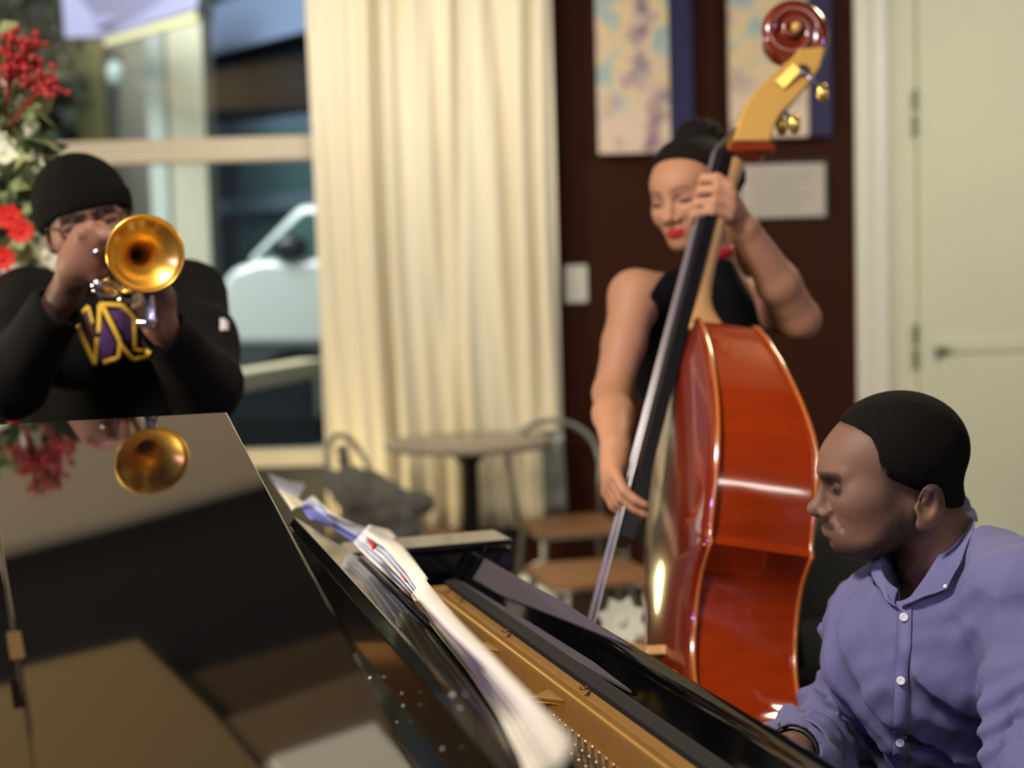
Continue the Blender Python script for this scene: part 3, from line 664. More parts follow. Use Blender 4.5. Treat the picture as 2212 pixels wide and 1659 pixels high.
def nets(f, lo, hi, h):
    lo = np.asarray(lo, float); hi = np.asarray(hi, float); n = np.ceil((hi - lo) / h).astype(int) + 1
    B = 6; nb = np.ceil(n / B).astype(int)
    I = np.stack(np.meshgrid(*[np.arange(k) for k in nb], indexing='ij'), -1).reshape(-1, 3)
    fc = f(lo + (I * B + B / 2 - .5) * h)
    lim = B * h * .87 * 1.7
    F = np.repeat(np.repeat(np.repeat(fc.reshape(nb), B, 0), B, 1), B, 2)
    act = (np.abs(fc) < lim).reshape(nb); A = np.repeat(np.repeat(np.repeat(act, B, 0), B, 1), B, 2)
    ii = np.argwhere(A); vals = np.empty(len(ii))
    for s in range(0, len(ii), 400000): vals[s:s + 400000] = f(lo + ii[s:s + 400000] * h)
    F[A] = vals
    S = F < 0; N = np.array(F.shape) - 1
    off = [(i, j, k) for i in (0, 1) for j in (0, 1) for k in (0, 1)]
    def sub(X, o): return X[o[0]:o[0] + N[0], o[1]:o[1] + N[1], o[2]:o[2] + N[2]]
    cnt = sum(sub(S, o).astype(np.int8) for o in off); cell = (cnt > 0) & (cnt < 8)
    ci = np.argwhere(cell); idx = -np.ones(N, dtype=np.int64); idx[cell] = np.arange(len(ci))
    acc = np.zeros((len(ci), 3)); num = np.zeros(len(ci))
    fv = {o: F[ci[:, 0] + o[0], ci[:, 1] + o[1], ci[:, 2] + o[2]] for o in off}
    for a in off:
        for ax in range(3):
            if a[ax]: continue
            b = list(a); b[ax] = 1; b = tuple(b); fa, fb = fv[a], fv[b]; m = (fa < 0) != (fb < 0)
            t = np.where(m, fa / np.where(m, fa - fb, 1), 0); p = np.tile(np.array(a, float), (len(ci), 1)); p[:, ax] += t
            acc[m] += p[m]; num[m] += 1
    verts = lo + (ci + acc / num[:, None]) * h
    quads = []
    for ax in range(3):
        u, w = (ax + 1) % 3, (ax + 2) % 3
        sl0 = [slice(None)] * 3; sl1 = [slice(None)] * 3; sl0[ax] = slice(0, -1); sl1[ax] = slice(1, None)
        e = S[tuple(sl0)] != S[tuple(sl1)]; E = np.argwhere(e)
        E = E[(E[:, u] > 0) & (E[:, w] > 0) & (E[:, u] < N[u]) & (E[:, w] < N[w])]
        flip = S[tuple(E.T)]
        def q(du, dw):
            X = E.copy(); X[:, u] -= du; X[:, w] -= dw; return idx[tuple(X.T)]
        Q = np.stack([q(1, 1), q(0, 1), q(0, 0), q(1, 0)], 1); Q[~flip] = Q[~flip][:, ::-1]; quads.append(Q)
    Q = np.concatenate(quads); Q = Q[(Q >= 0).all(1)]
    return verts, Q
def sdf_obj(name, f, lo, hi, h, m, parent=None, color=None):
    v, q = nets(f, lo, hi, h)
    me = bpy.data.meshes.new(name)
    me.vertices.add(len(v)); me.vertices.foreach_set('co', v.ravel())
    me.loops.add(len(q) * 4); me.loops.foreach_set('vertex_index', q.ravel().astype(np.int32))
    me.polygons.add(len(q)); me.polygons.foreach_set('loop_start', np.arange(0, len(q) * 4, 4, dtype=np.int32))
    me.update(calc_edges=True); me.validate()
    if color is not None:
        c = color(v); at = me.color_attributes.new('Col', 'FLOAT_COLOR', 'POINT')
        at.data.foreach_set('color', np.concatenate([c, np.ones((len(v), 1))], 1).astype(np.float32).ravel())
    return finish(name, me, m, parent, True)
def bvh_of(o):
    p = o; off = Vector((0, 0, 0))
    while p.parent is not None: p = p.parent; off += p.location
    return BVHTree.FromPolygons([v.co + off for v in o.data.vertices], [tuple(x.vertices) for x in o.data.polygons])
def hit(bv, px, py, lift=.002):
    d = Vector(ray(px, py)).normalized(); r = bv.ray_cast(Vector(CAMP), d)
    if r[0] is None: return None
    n = r[1] if r[1].dot(d) < 0 else -r[1]
    return np.array(r[0] + n * lift - d * lift * .5)
def drape(name, bv, poly, m, parent, step=5, lift=.0025, solid=.0015):
    """flat patch given by a photo-frame polygon, laid on the cloth below it"""
    P = np.array(poly, float); x0, y0 = P.min(0); x1, y1 = P.max(0)
    def inside(x, y):
        c = False; n = len(P)
        for i in range(n):
            a, b = P[i], P[i - 1]
            if (a[1] > y) != (b[1] > y) and x < (b[0] - a[0]) * (y - a[1]) / (b[1] - a[1]) + a[0]: c = not c
        return c
    nx = max(2, int((x1 - x0) / step)); ny = max(2, int((y1 - y0) / step)); vid = {}; vs = []; fs = []
    def vert(i, j):
        if (i, j) not in vid:
            h_ = hit(bv, x0 + (x1 - x0) * i / nx, y0 + (y1 - y0) * j / ny, lift)
            if h_ is None: return None
            vid[(i, j)] = len(vs); vs.append(h_)
        return vid[(i, j)]
    for i in range(nx):
        for j in range(ny):
            if inside(x0 + (x1 - x0) * (i + .5) / nx, y0 + (y1 - y0) * (j + .5) / ny):
                q = [vert(i, j), vert(i + 1, j), vert(i + 1, j + 1), vert(i, j + 1)]
                if None not in q: fs.append(tuple(q))
    mb = MB(); mb.add(vs, fs); return mb.build(name, m, parent, solid=solid, smooth=True)
def ribbon(name, bv, pts, w, m, parent, lift=.003, n=24, solid=.0015, k=3):
    """band of width w pixels along a photo-frame polyline, laid on the cloth"""
    G = []
    for i in range(n + 1):
        c = interp(pts, i / n); c2 = interp(pts, min(1, i / n + .02)); c1 = interp(pts, max(0, i / n - .02)); t = unit(c2 - c1); nn = np.array([-t[1], t[0]])
        row = [hit(bv, *(c + nn * w * (u - .5)), lift) for u in np.linspace(0, 1, k)]
        if any(r is None for r in row): continue
        G.append(row)
    return MB().grid(G).build(name, m, parent, solid=solid, smooth=True)

# ------------------------------------------------------------------ heads (local: x forward, y left, z up, metres)
def head_d(p, male=True, lips=1.0, jaw=1.0, ears=True, nose=1.0, eo=(0, 0)):
    x, y, z = p.T; q = np.stack([x, np.abs(y), z], 1)
    d = ell(q, (-.020, 0, .038), (.092, .077, .088))
    d = smin(d, ell(q, (.030, 0, .034), (.058, .057, .044)), .03)
    d = smin(d, ell(q, (.024, 0, -.025), (.060, .058 if male else .056, .080)), .03)
    d = smin(d, ell(q, (.026, 0, -.074), (.050 * jaw, .046 * jaw, .040)), .02)
    d = smin(d, cap(q, (-.012, .046, -.050), (.050, .022, -.098), .020 if male else .014, .016), .025)
    d = smin(d, ell(q, (.064, 0, -.101), (.019, .022, .016)), .018)
    if male:
        d = smin(d, ell(q, (.046, .042, -.020), (.028, .022, .026)), .030)
        d = smin(d, cap(q, (.040, .036, -.030), (.035, .036, -.080), .022, .022), .035)
        d = smin(d, ell(q, (.062, 0, -.067), (.031, .036, .031)), .022)
    else:
        d = smin(d, ell(q, (.050, .036, -.028), (.030, .026, .030)), .026)
        d = smin(d, ell(q, (.060, 0, -.066), (.029, .033, .028)), .020)
    if male: d = smin(d, cap(q, (.080, .010, .019), (.064, .044, .021), .009, .008), .014)
    # eye sockets and lids
    d = smax(d, -ell(q, (.087, .031, .0), (.015, .017, .010)), .014)
    d = smin(d, ell(q, (.066, .031, -.001), (.0145, .0155, .0125)), .005)
    d = smax(d, -cap(q, (.0815, .019, -.0055), (.0735, .044, -.0055), .0009), .002)
    d = smax(d, -cap(q, (.0805, .020, .0075), (.072, .045, .0065), .0010), .004)
    # nose
    d = smin(d, cap(q, (.080, 0, .010), (.098, 0, -.030), .0065, .0085), .010)
    d = smin(d, ell(q, (.100, 0, -.035), (.0125 * nose, .0115 * nose, .0115 * nose)), .009)
    d = smin(d, ell(q, (.088, .0145 * nose, -.041), (.0125, .0085, .0085)), .006)
    d = smax(d, -ell(q, (.094, .008 * nose, -.0475), (.006, .0042, .0045)), .003)
    d = smax(d, -cap(q, (.084, .026, -.042), (.074, .035, -.064), .0004), .012)
    # lips
    L = lips
    d = smin(d, cap(q, (.0865, .004, -.0655), (.073, .022, -.0695), .0055 * L, .0035), .009)
    d = smin(d, cap(q, (.0850, .003, -.0760), (.073, .019, -.0725), .0062 * L, .0035), .009)
    d = smax(d, -cap(q, (.0935, 0, -.0700), (.0765, .022, -.0710), .0007), .004)
    d = smax(d, -ell(q, (.092, 0, -.0865), (.006, .014, .004)), .006)
    if ears:
        Me = frame((1, .32, .15), (0, 1, 0))
        q = q - np.array([eo[0], 0, eo[1]])
        q = (q - np.array([-.012, .0765, -.010])) / np.array([1.16, 1, 1.16]) + np.array([-.012, .0765, -.010])
        e = ell(q, (-.012, .0765, -.010), (.0185, .0075, .030), Me)
        e = smin(e, ell(q, (-.002, .0745, -.032), (.010, .006, .010), Me), .006)
        e = smax(e, -ell(q, (-.0065, .0850, -.004), (.0115, .0088, .0190), Me), .003)
        e = smin(e, cap(q, (-.006, .0775, -.003), (-.013, .080, .012), .0028), .004)
        e = smin(e, ell(q, (.004, .0755, -.010), (.004, .004, .006)), .003)
        d = smin(d, e, .004)
    return d
def dline(p, a, b, sy=True):
    q = p.copy()
    if sy: q[:, 1] = np.abs(q[:, 1])
    return cap(q, a, b, 0)
def ramp(x, a, b): return np.clip((x - a) / (b - a), 0, 1)
def lerp(c, k, col): return c * (1 - k[:, None]) + np.array(col)[None] * k[:, None]
M_skin = mat('skin', (128, 84, 66), .55, attr='Col', sss=.06, spec=.3, noise=.12, nscale=180)
def hand(P, wrist, palm_c, knuckles, fingers, thumb, r=.009, palm=(.040, .016, .045), M=None):
    """knuckles: base of each of the four fingers; fingers: list of joint lists; thumb: joint list"""
    d = chain(P, [wrist, palm_c], [.026, .024], .02)
    for k in knuckles: d = smin(d, cap(P, palm_c + (wrist - palm_c) * .35, k, .017, .0115), .014)
    for k, f in zip(knuckles, fingers):
        pts = [k] + list(f); n = len(pts); d = smin(d, chain(P, pts, [r * 1.12 - i * r * .10 for i in range(n)], .003), .005)
    d = smin(d, chain(P, thumb, [.016, .0125, .0108, .0098][:len(thumb)], .006), .010)
    return d
# ------------------------------------------------------------------ pianist in a blue shirt
def W(px, py, y): return aty(px, py, y)
PI_O = W(1914, 1030, 1.975)
pianist = empty('person', (PI_O[0] + .1, PI_O[1], 0), 'seated man in lavender blue button shirt playing the piano', 'person')
# head frame
hx = unit(np.array([-1.0, .02, -.11])); PM = frame(hx, np.cross(ZU, hx))
PS = np.array([1.01, 1.0, .90])
def ploc(P): return ((P - PI_O) @ PM) / PS
C_RS, C_LS = W(1915, 1345, 2.10), W(2222, 1310, 1.82)
C_NB = W(2035, 1262, 2.0)
EO = (-.025, -.029)
C_CH, C_PV = W(2062, 1440, 1.97), W(2110, 1800, 2.08)
R_EL, R_WR, R_HD = W(1812, 1590, 2.03), W(1712, 1628, 1.87), K(.33, .235, .80)
L_EL, L_WR, L_HD = W(2262, 1660, 1.66), K(-.10, .36, .86), K(-.06, .25, .80)
def fing(base, d, side, up, n=4, L=(.040, .025, .020), spread=.019):
    ks = [base + side * (i - 1.5) * spread * (1 if i < 3 else .95) - d * (.006 * abs(i - 1.2)) for i in range(4)]
    fs = []
    for i, k in enumerate(ks):
        s = (1.0, 1.08, 1.0, .8)[i]; a = k + (d * .9 + up * .25) * L[0] * s; b = a + (d * .75 - up * .65) * L[1] * s; c = b + (d * .35 - up * .9) * L[2] * s
        fs.append([a, b, c])
    return ks, fs
def pbody(P):
    d = near(P, PI_O, .24, lambda Q: head_d(ploc(Q), True, 1.35, 1.02, nose=1.12, eo=EO))
    nk0 = PI_O + PM @ np.array([-.046, 0, -.050]); nk1 = C_NB + np.array([.020, 0, -.03])
    d = smin(d, chain(P, [nk0, (nk0 + nk1) / 2 + np.array([0, 0, -.0]), nk1], [.053, .055, .056], .02), .026)
    t = cap(P, C_RS, C_LS, .042); t = smin(t, cap(P, C_CH, C_PV, .115, .115), .05); d = smin(d, t, .02)
    d = smin(d, chain(P, [C_RS, R_EL, R_WR], [.045, .038, .026], .02), .03)
    d = smin(d, chain(P, [C_LS, L_EL, L_WR], [.045, .038, .026], .02), .03)
    for wr, hd, sd in ((R_WR, R_HD, 1), (L_WR, L_HD, -1)):
        fd = unit(hd - wr); side = unit(np.cross(fd, ZU)) * sd
        pc = wr + fd * .045; kb = wr + fd * .088
        ks, fs = fing(kb, fd, side, ZU)
        th = [wr + fd * .02 - side * .018, wr + fd * .045 - side * .042 - ZU * .01, wr + fd * .075 - side * .052 - ZU * .02, wr + fd * .10 - side * .05 - ZU * .03]
        d = smin(d, near(P, wr + fd * .08, .24, lambda Q: hand(Q, wr, pc, ks, fs, th)), .015)
    return d
SK_P = s2l((118, 86, 72))
HX = [-.14, -.092, -.066, -.045, -.012, 0, .013, .022, .0225, .027, .043, .060, .080]
HZ = [-.058, -.058, -.054, -.030, -.008, .0, .010, .030, .055, .072, .088, .097, .125]
def pcol(v):
    p = ploc(v); q = p.copy(); q[:, 1] = np.abs(q[:, 1]); c = np.tile(np.array(SK_P), (len(v), 1))
    x, y, z = q.T; nz = wob(p, 900, 5)
    def blend(col, k): nonlocal c; c = lerp(c, np.clip(k, 0, 1), s2l(col))
    jawline = ramp(z, -.040, -.078) * ramp(z, -.150, -.118)
    up = np.interp(x, [-.02, .0, .02, .045, .07, .09], [.0, -.030, -.052, -.080, -.088, -.092])
    k = ramp(up - z, -.006, .016) * ramp(z, -.145, -.120) * ramp(x, -.025, .0)
    blend((40, 29, 28), k * (.8 + .2 * nz) * (p[:, 0] > -.03))
    side = ramp(x, -.012, .004) * ramp(x, .030, .012) * ramp(z, -.055, -.035) * ramp(z, .02, .0); blend((52, 38, 36), side * .45)
    m = dline(p, (.097, .003, -.0560), (.085, .022, -.0615)); blend((30, 21, 19), ramp(m, .0100, .0050) * .85)
    m = dline(p, (.093, .012, .0155), (.076, .046, .0175)); blend((24, 17, 17), ramp(m, .0100, .0062) * .75)
    m = dline(p, (.084, .018, .004), (.078, .044, .003)); blend((50, 32, 34), ramp(m, .022, .008) * .7)  # eye socket shade painted into the skin colour
    m = dline(p, (.084, .019, -.005), (.075, .046, -.005)); blend((20, 13, 14), ramp(m, .0085, .0045) * .92)
    m = dline(p, (.080, .018, .004), (.070, .044, .003)); blend((78, 48, 48), ramp(m, .012, .006) * .45)
    m = dline(p, (.092, .003, -.0690), (.084, .015, -.0705)); blend((104, 66, 62), ramp(m, .0060, .003) * .7)
    m = dline(p, (.091, .003, -.077), (.083, .014, -.0745)); blend((118, 74, 70), ramp(m, .0065, .004) * .7)
    zz = np.interp(p[:, 0], HX, HZ); blend((34, 27, 27), (ramp(p[:, 2] - zz, -.016, .002) * (.75 + .25 * nz)) * ramp(p[:, 0], .03, .018) * .85)
    blend((40, 30, 30), ramp(p[:, 2] - zz, -.006, .001) * (p[:, 0] > .018) * .45)
    return c
pb = sdf_obj('body', pbody, W(1600, 1800, 1.5) * [1, 1, 1] - [.1, .1, .2], [PI_O[0] + .42, 2.32, PI_O[2] + .16], .0029, M_skin, pianist, pcol)
M_hairb = mat('black_short_hair', (20, 16, 15), .9, noise=.5, nscale=300, bump=1.0, bscale=500, spec=.15)
_o = [-.14, -.10, -.075, -.055, -.040, -.030, -.014, -.004, .002, .006, .03, .060, .075, .10]
_o = [-.048, -.046, -.042, -.030, -.006, -.004, .006, .018, .040, .062, .076, .092, .110, .14]
def phair(P):
    p = ploc(P); d = near(P, PI_O, .24, lambda Q: head_d(ploc(Q), True, ears=False))
    nk0 = PI_O + PM @ np.array([-.046, 0, -.050]); nk1 = C_NB + np.array([.020, 0, -.03])
    d = smin(d, chain(P, [nk0, (nk0 + nk1) / 2, nk1], [.053, .055, .056], .02), .026)
    zh = np.interp(p[:, 0], HX, HZ) 
    nz = wob(P, 1400, 6) * .0008 + wob(P, 420, 6, 4) * .0012 * ramp(np.abs(p[:, 2] - zh), .02, .0)
    dh = smax(d - .0068 * ramp(p[:, 2] - zh, -.004, .016) + .001 - nz, (zh - p[:, 2]) * .75 + nz * 2, .004)
    e = ell(np.stack([p[:, 0], np.abs(p[:, 1]), p[:, 2]], 1), (-.012 + EO[0], .078, -.010 + EO[1]), (.025, .02, .037))
    return smax(dh, -e, .003)
sdf_obj('hair', phair, PI_O - [.19, .13, .12], PI_O + [.18, .13, .15], .0022, M_hairb, pianist)
for sy in (1, -1):
    MB().ball(PI_O + PM @ (np.array([.0665, .031 * sy, -.0035]) * PS), .0118, 14, 10).build('eye', mat('dark_iris', (40, 26, 20), .15), pianist, smooth=True)

# shirt
F_P = unit(np.array([-.80, -.60, 0])); S_P = unit(C_LS - C_RS)
M_shirt = mat('lavender_blue_cotton', (102, 101, 146), .85, noise=.14, nscale=500, bump=.25, bscale=900, sheen=.1)
_ck = C_NB
def folds(P):
    d = np.zeros(len(P))
    # long soft folds hanging from the chest and shoulder
    u = (P - C_CH) @ S_P; v = P[:, 2] - C_CH[2]
    d += .0085 * np.sin(u * 75 + 9 * v + 1.3 * np.sin(v * 16)) * (.5 + .5 * np.sin(v * 9 + u * 8 + 1)) * ramp(v, .22, .05)
    d += .0055 * np.sin(u * 34 - v * 42 + 2 * np.sin(u * 20))
    d += .0022 * wob(P, 95, 5, 2)
    d += .0060 * np.sin(u * 110 + v * 26 + 1.5) * ramp(u, -.02, -.10) * ramp(v, -.35, -.1)
    a1 = u * 62 + v * 10 + 1.6 * np.sin(v * 11 + u * 6); d += .0105 * (np.abs(np.sin(a1)) - .6) * ramp(v, .24, .10) * (.35 + .65 * (np.sin(v * 7 + u * 14) > -.9) * .8)
    a2 = u * 30 - v * 52 + 1.2 * np.sin(u * 24 + 2); d += .0055 * (np.abs(np.sin(a2)) - .6) * ramp(v, .02, -.12)
    a3 = (P[:, 0] + P[:, 1]) * 40 - P[:, 2] * 34 + 1.5 * np.sin(P[:, 2] * 22); d += .0060 * (np.abs(np.sin(a3)) - .6) * ramp(u, .10, .20)
    # bunched folds round elbow and armpit
    for c, ax, a in ((R_EL * .5 + C_RS * .5, R_EL - C_RS, .0075), (R_EL * .7 + R_WR * .3, R_WR - R_EL, .0090), (L_EL * .5 + C_LS * .5, L_EL - C_LS, .006)):
        w = np.exp(-(np.linalg.norm(P - c, axis=1) / .13) ** 2)
        d += a * w * np.sin(((P - c) @ unit(ax)) * 150 + 2.2 * np.sin((P @ _K[4][0]) * 38))
    return d
# collar: stand plus folded wings
Bk, Fv = W(2076, 1112, 2.06), W(1955, 1303, 1.895)
cc = (Bk + Fv) / 2; ca = (Fv - Bk) / 2; cl = -unit(np.cross(ca, ZU)); cl = cl if cl @ S_P > 0 else -cl
cn = unit(np.cross(cl, ca)); cn = cn if cn[2] > 0 else -cn
def pshirt(P):
    t = cap(P, C_RS, C_LS, .077)
    t = smin(t, chain(P, [C_RS, C_NB + [.01, 0, -.03], C_NB * .5 + C_LS * .5 + [0, 0, .02], C_LS], [.068, .066, .068, .074], .03), .04)
    t = smin(t, cap(P, C_CH + F_P * .0, C_PV, .150, .152), .07)
    t = smin(t, ell(P, C_CH + F_P * .05 + [0, 0, .03], (.15, .13, .12)), .06)
    ar = chain(P, [C_RS, R_EL, R_EL + (R_WR - R_EL) * .86], [.068, .058, .046], .03)
    al = chain(P, [C_LS, L_EL, L_EL + (L_WR - L_EL) * .86], [.076, .062, .046], .03)
    t = smin(t, ar, .018); t = smin(t, al, .008)
    t = t + folds(P) * (1 - .45 * ramp(P[:, 2], C_NB[2] - .10, C_NB[2] - .03))
    # neck opening along the collar ring
    r_ = P - cc; hgt = r_ @ cn; ea = (r_ @ unit(ca)) / np.linalg.norm(ca); eb = (r_ @ cl) / .060
    rad = (np.sqrt(ea ** 2 + eb ** 2) - 1.0) * .07
    t = smax(t, -np.maximum(rad, -(hgt + .05)), .006)
    t = smax(t, -np.maximum(rad - .012, -(hgt - .004)), .008)
    # hollow cuffs
    for e0, w0, rr in ((R_EL, R_WR, .037), (L_EL, L_WR, .037)):
        ax = unit(w0 - e0); end = e0 + (w0 - e0) * .86
        t = smax(t, -cap(P, end + ax * .06, end - ax * .02, rr), .004)
    return t
sh = sdf_obj('shirt', pshirt, [R_WR[0] - .06, 1.40, .55], [PI_O[0] + .48, 2.36, C_NB[2] + .17], .0036, M_shirt, pianist)
bs = bvh_of(sh)
M_col = mat('lavender_blue_collar', (108, 106, 152), .85, noise=.1, nscale=500, bump=.2, bscale=900)
def ringp(th, lat=.060):
    return cc + ca * cos(th) + cl * sin(th) * lat
def collar_side(sg, outer, name, inner=None):
    G = []
    for i in range(31):
        t = i / 30; th = radians(6 + 174 * t) * sg; rad = ca * cos(th) + cl * sin(th) * .060; ro = unit(rad); base = cc + rad
        up = ZU * .75 + cn * .35; hs = .020 + .010 * sin(pi * t) + .008 * t
        fold = base + up * hs + ro * .004
        if inner is not None:
            q_ = interp(inner, t); fold = W(q_[0], q_[1], Fv[1] + (Bk[1] - Fv[1]) * t - .050 * sin(pi * t)); base = fold - up * hs * .8
        row = [base - up * .025, base + up * hs * .6, fold, fold + ro * .004 - up * .002]
        o = interp(outer, t); h_ = hit(bs, o[0], o[1], .009)
        end = h_ if h_ is not None else W(o[0], o[1], base[1] - .015)
        if np.linalg.norm(end - fold) > .11: end = fold + (end - fold) * .11 / np.linalg.norm(end - fold)
        for u in (.3, .6, .85, 1.0): row.append(row[3] + (end - row[3]) * u + ro * .012 * sin(pi * u))
        G.append(row)
    MB().grid(G).build(name, M_col, pianist, smooth=True, solid=.0028, sub=1)
collar_side(1, [(1958, 1312), (2000, 1290), (2052, 1274), (2096, 1212), (2120, 1160), (2108, 1112)], 'collar', [(1962, 1296), (1998, 1246), (2038, 1180), (2066, 1126), (2080, 1096)])
collar_side(-1, [(1952, 1316), (1925, 1305), (1898, 1262), (1892, 1222), (1990, 1160), (2100, 1110)], 'collar')
MB().ball(hit(bs, 2049, 1270, .008), .0032, 10, 6).build('collar_button', mat('pearl_button', (226, 224, 228), .3), pianist, smooth=True)
ribbon('placket', bs, [(1955, 1312), (1953, 1380), (1948, 1470), (1944, 1600), (1944, 1700)], 30, mat('lavender_blue_collar'), pianist, .0016, 30, .0012)
M_btn = mat('pearl_button', (226, 224, 228), .3)
for px, py in ((1957, 1336), (1947, 1471), (1943, 1603)):
    q = hit(bs, px, py, .004)
    if q is not None: MB().lathe([(0, .001), (.003, .0012), (.0052, .0022), (.0058, .001), (.0056, -.001), (0, -.001)], q, -ray(px, py), 16).build('button', M_btn, pianist, smooth=True)
cuff_end = R_EL + (R_WR - R_EL) * .86; cax = unit(R_WR - R_EL)
MB().lathe([(.0465, -.055), (.049, -.05), (.047, .0), (.046, .004), (.043, .003), (.043, -.04)], cuff_end, cax, 32).build('cuff', mat('lavender_blue_collar'), pianist, smooth=True)
cuff_l = L_EL + (L_WR - L_EL) * .86
MB().lathe([(.0465, -.055), (.049, -.05), (.047, .0), (.046, .004), (.043, .003), (.043, -.04)], cuff_l, unit(L_WR - L_EL), 32).build('cuff', mat('lavender_blue_collar'), pianist, smooth=True)
MB().lathe([(.033, -.012), (.0365, -.011), (.0370, .0), (.0365, .011), (.033, .012)], cuff_end + cax * .014, cax, 32).build('watch_strap', mat('black_leather', (12, 11, 12), .5), pianist, smooth=True)
# trousers and bench
def ptr(P):
    h = C_PV + [0, 0, -.10]; d = ell(P, h, (.17, .17, .12))
    for sgn in (-1, 1):
        hp = h + S_P * .09 * sgn; kn = hp + F_P * .40 + S_P * .05 * sgn + [0, 0, -.02]; an = kn + F_P * -.02 + [0, 0, -kn[2] + .09]
        d = smin(d, chain(P, [hp, kn, an], [.085, .062, .05], .03), .03)
    return d
sdf_obj('trousers', ptr, [-.25, 1.3, .05], [1.1, 2.5, .80], .012, mat('dark_trousers', (30, 32, 40), .8), pianist)
for sgn in (-1, 1):
    h = C_PV + [0, 0, -.10]; an = h + S_P * .09 * sgn + F_P * .38 + S_P * .05 * sgn; an[2] = .05
    MB().ball(an + F_P * .06, (.13, .075, .05), 14, 8).build('shoe', mat('black_leather'), pianist, smooth=True)
bz = C_PV[2] - .22
b_ = empty('piano_bench', (C_PV[0], C_PV[1], 0), 'black padded piano bench under the pianist', 'bench')
MB().obox(np.array([C_PV[0], C_PV[1], bz - .035]), F_P * .18, S_P * .30, ZU * .035).build('seat', mat('black_leather'), b_, bevel=.015, seg=3)
for i in (-1, 1):
    for j in (-1, 1):
        c_ = np.array([C_PV[0], C_PV[1], 0]) + F_P * .15 * i + S_P * .26 * j
        MB().box((c_[0] - .02, c_[1] - .02, 0), (c_[0] + .02, c_[1] + .02, bz - .06)).build('leg', M_lac, b_)
# ------------------------------------------------------------------ double bass
BJ, BL = W(1497, 702, 2.71), W(1462, 1190, 2.53)
BA = unit(BL - BJ)                                       # down the body
BN = np.array([-.985, -.17, 0]); BN = unit(BN - BA * (BN @ BA))     # out of the front plate
BW = unit(np.cross(BA, BN)); BW = BW if BW[1] < 0 else -BW          # towards the camera
def Bp(v, w, n): return BJ + BA * v + BW * w + BN * n
bass = empty('double_bass', Bp(1.0, 0, -.1), 'glossy orange red double bass leaning back against the bassist', 'double bass')
M_bass = mat('red_varnished_maple', (164, 54, 14), .14, coat=.9, noise=.45, nscale=7, stretch=(1, 1, 6))
M_bassf = mat('dark_red_varnished_spruce', (120, 34, 14), .18, coat=.9, noise=.3, nscale=12, stretch=(6, 6, 1))
M_edge = mat('golden_varnished_edge', (176, 96, 40), .2, coat=.8)
M_ebony = mat('ebony', (20, 19, 24), .28, coat=.2, noise=.2)
M_neck = mat('pale_maple_neck', (206, 160, 104), .3, coat=.3, noise=.15, nscale=20)
_v = [0, .012, .04, .09, .15, .21, .27, .33, .38, .410, .425, .432, .46, .50, .54, .58, .62, .650, .660, .675, .71, .77, .84, .91, .97, 1.03, 1.075, 1.105, 1.12]
_w = [.03, .055, .085, .135, .185, .222, .240, .240, .228, .222, .232, .222, .182, .165, .160, .165, .185, .218, .240, .252, .285, .322, .338, .335, .312, .262, .19, .10, 0]
_v = [x * 1.13 for x in _v]
BV = []
for i in range(len(_v) - 1):
    for u in ((0, .5) if i not in (9, 10, 17, 18) else (0,)): BV.append(_v[i] + (_v[i + 1] - _v[i]) * u)
BV.append(1.12 * 1.13)
def bw(v): return float(np.interp(v, _v, _w))
def smoothw():
    out = [bw(v) for v in BV]
    for _ in range(2):
        o2 = out[:]
        for i in range(1, len(out) - 1):
            if not (.40 < BV[i] / 1.13 < .435 or .648 < BV[i] / 1.13 < .68): o2[i] = (out[i - 1] + 2 * out[i] + out[i + 1]) / 4
        out = o2
    return out
BWs = smoothw()
def bdep(v): return -.105 - .062 * min(1, v / .30)
def plate(sign, over=.006):
    G = []
    for v, w in zip(BV, BWs):
        row = []
        for u in np.linspace(-1, 1, 17):
            ww = (w + over) * u; arch = .022 * (1 - abs(u) ** 2.4) * min(1, (v + .02) * 8, (1.14 * 1.13 - v) * 8)
            n = (0 + arch + .003) if sign > 0 else (bdep(v) - .003 - .012 * (1 - abs(u) ** 2.4))
            row.append(Bp(v, ww, n))
        G.append(row)
    return G
MB().grid(plate(1)).build('front_plate', M_bassf, bass, smooth=True, solid=.006)
MB().grid(plate(-1)).build('back_plate', M_bass, bass, smooth=True, solid=.006)
for sg in (1, -1):
    G = [[Bp(v, w * sg, bdep(v) * u) for u in np.linspace(0, 1, 5)] for v, w in zip(BV, BWs)]
    MB().grid(G).build('ribs', M_bass, bass, smooth=False, autos=True)
    MB().tube([Bp(v, (w + .006) * sg, .002) for v, w in zip(BV, BWs)], .0042, 6).build('purfling_edge', M_edge, bass, smooth=True)
    MB().tube([Bp(v, (w + .006) * sg, bdep(v) - .003) for v, w in zip(BV, BWs)], .0042, 6).build('purfling_edge', M_edge, bass, smooth=True)
    F_ = [(.47, .075), (.455, .095), (.47, .112), (.50, .108), (.54, .100), (.58, .118), (.625, .128), (.655, .120), (.655, .10), (.635, .095)]
    MB().tube([Bp(v * 1.13, w * sg, .0215 - .35 * max(0, w - .05) ** 1.2) for v, w in F_], [.008, .006, .005, .006, .007, .007, .006, .005, .006, .009], 8).build('f_hole', mat('f_hole_black', (6, 3, 3), .6), bass, smooth=True)
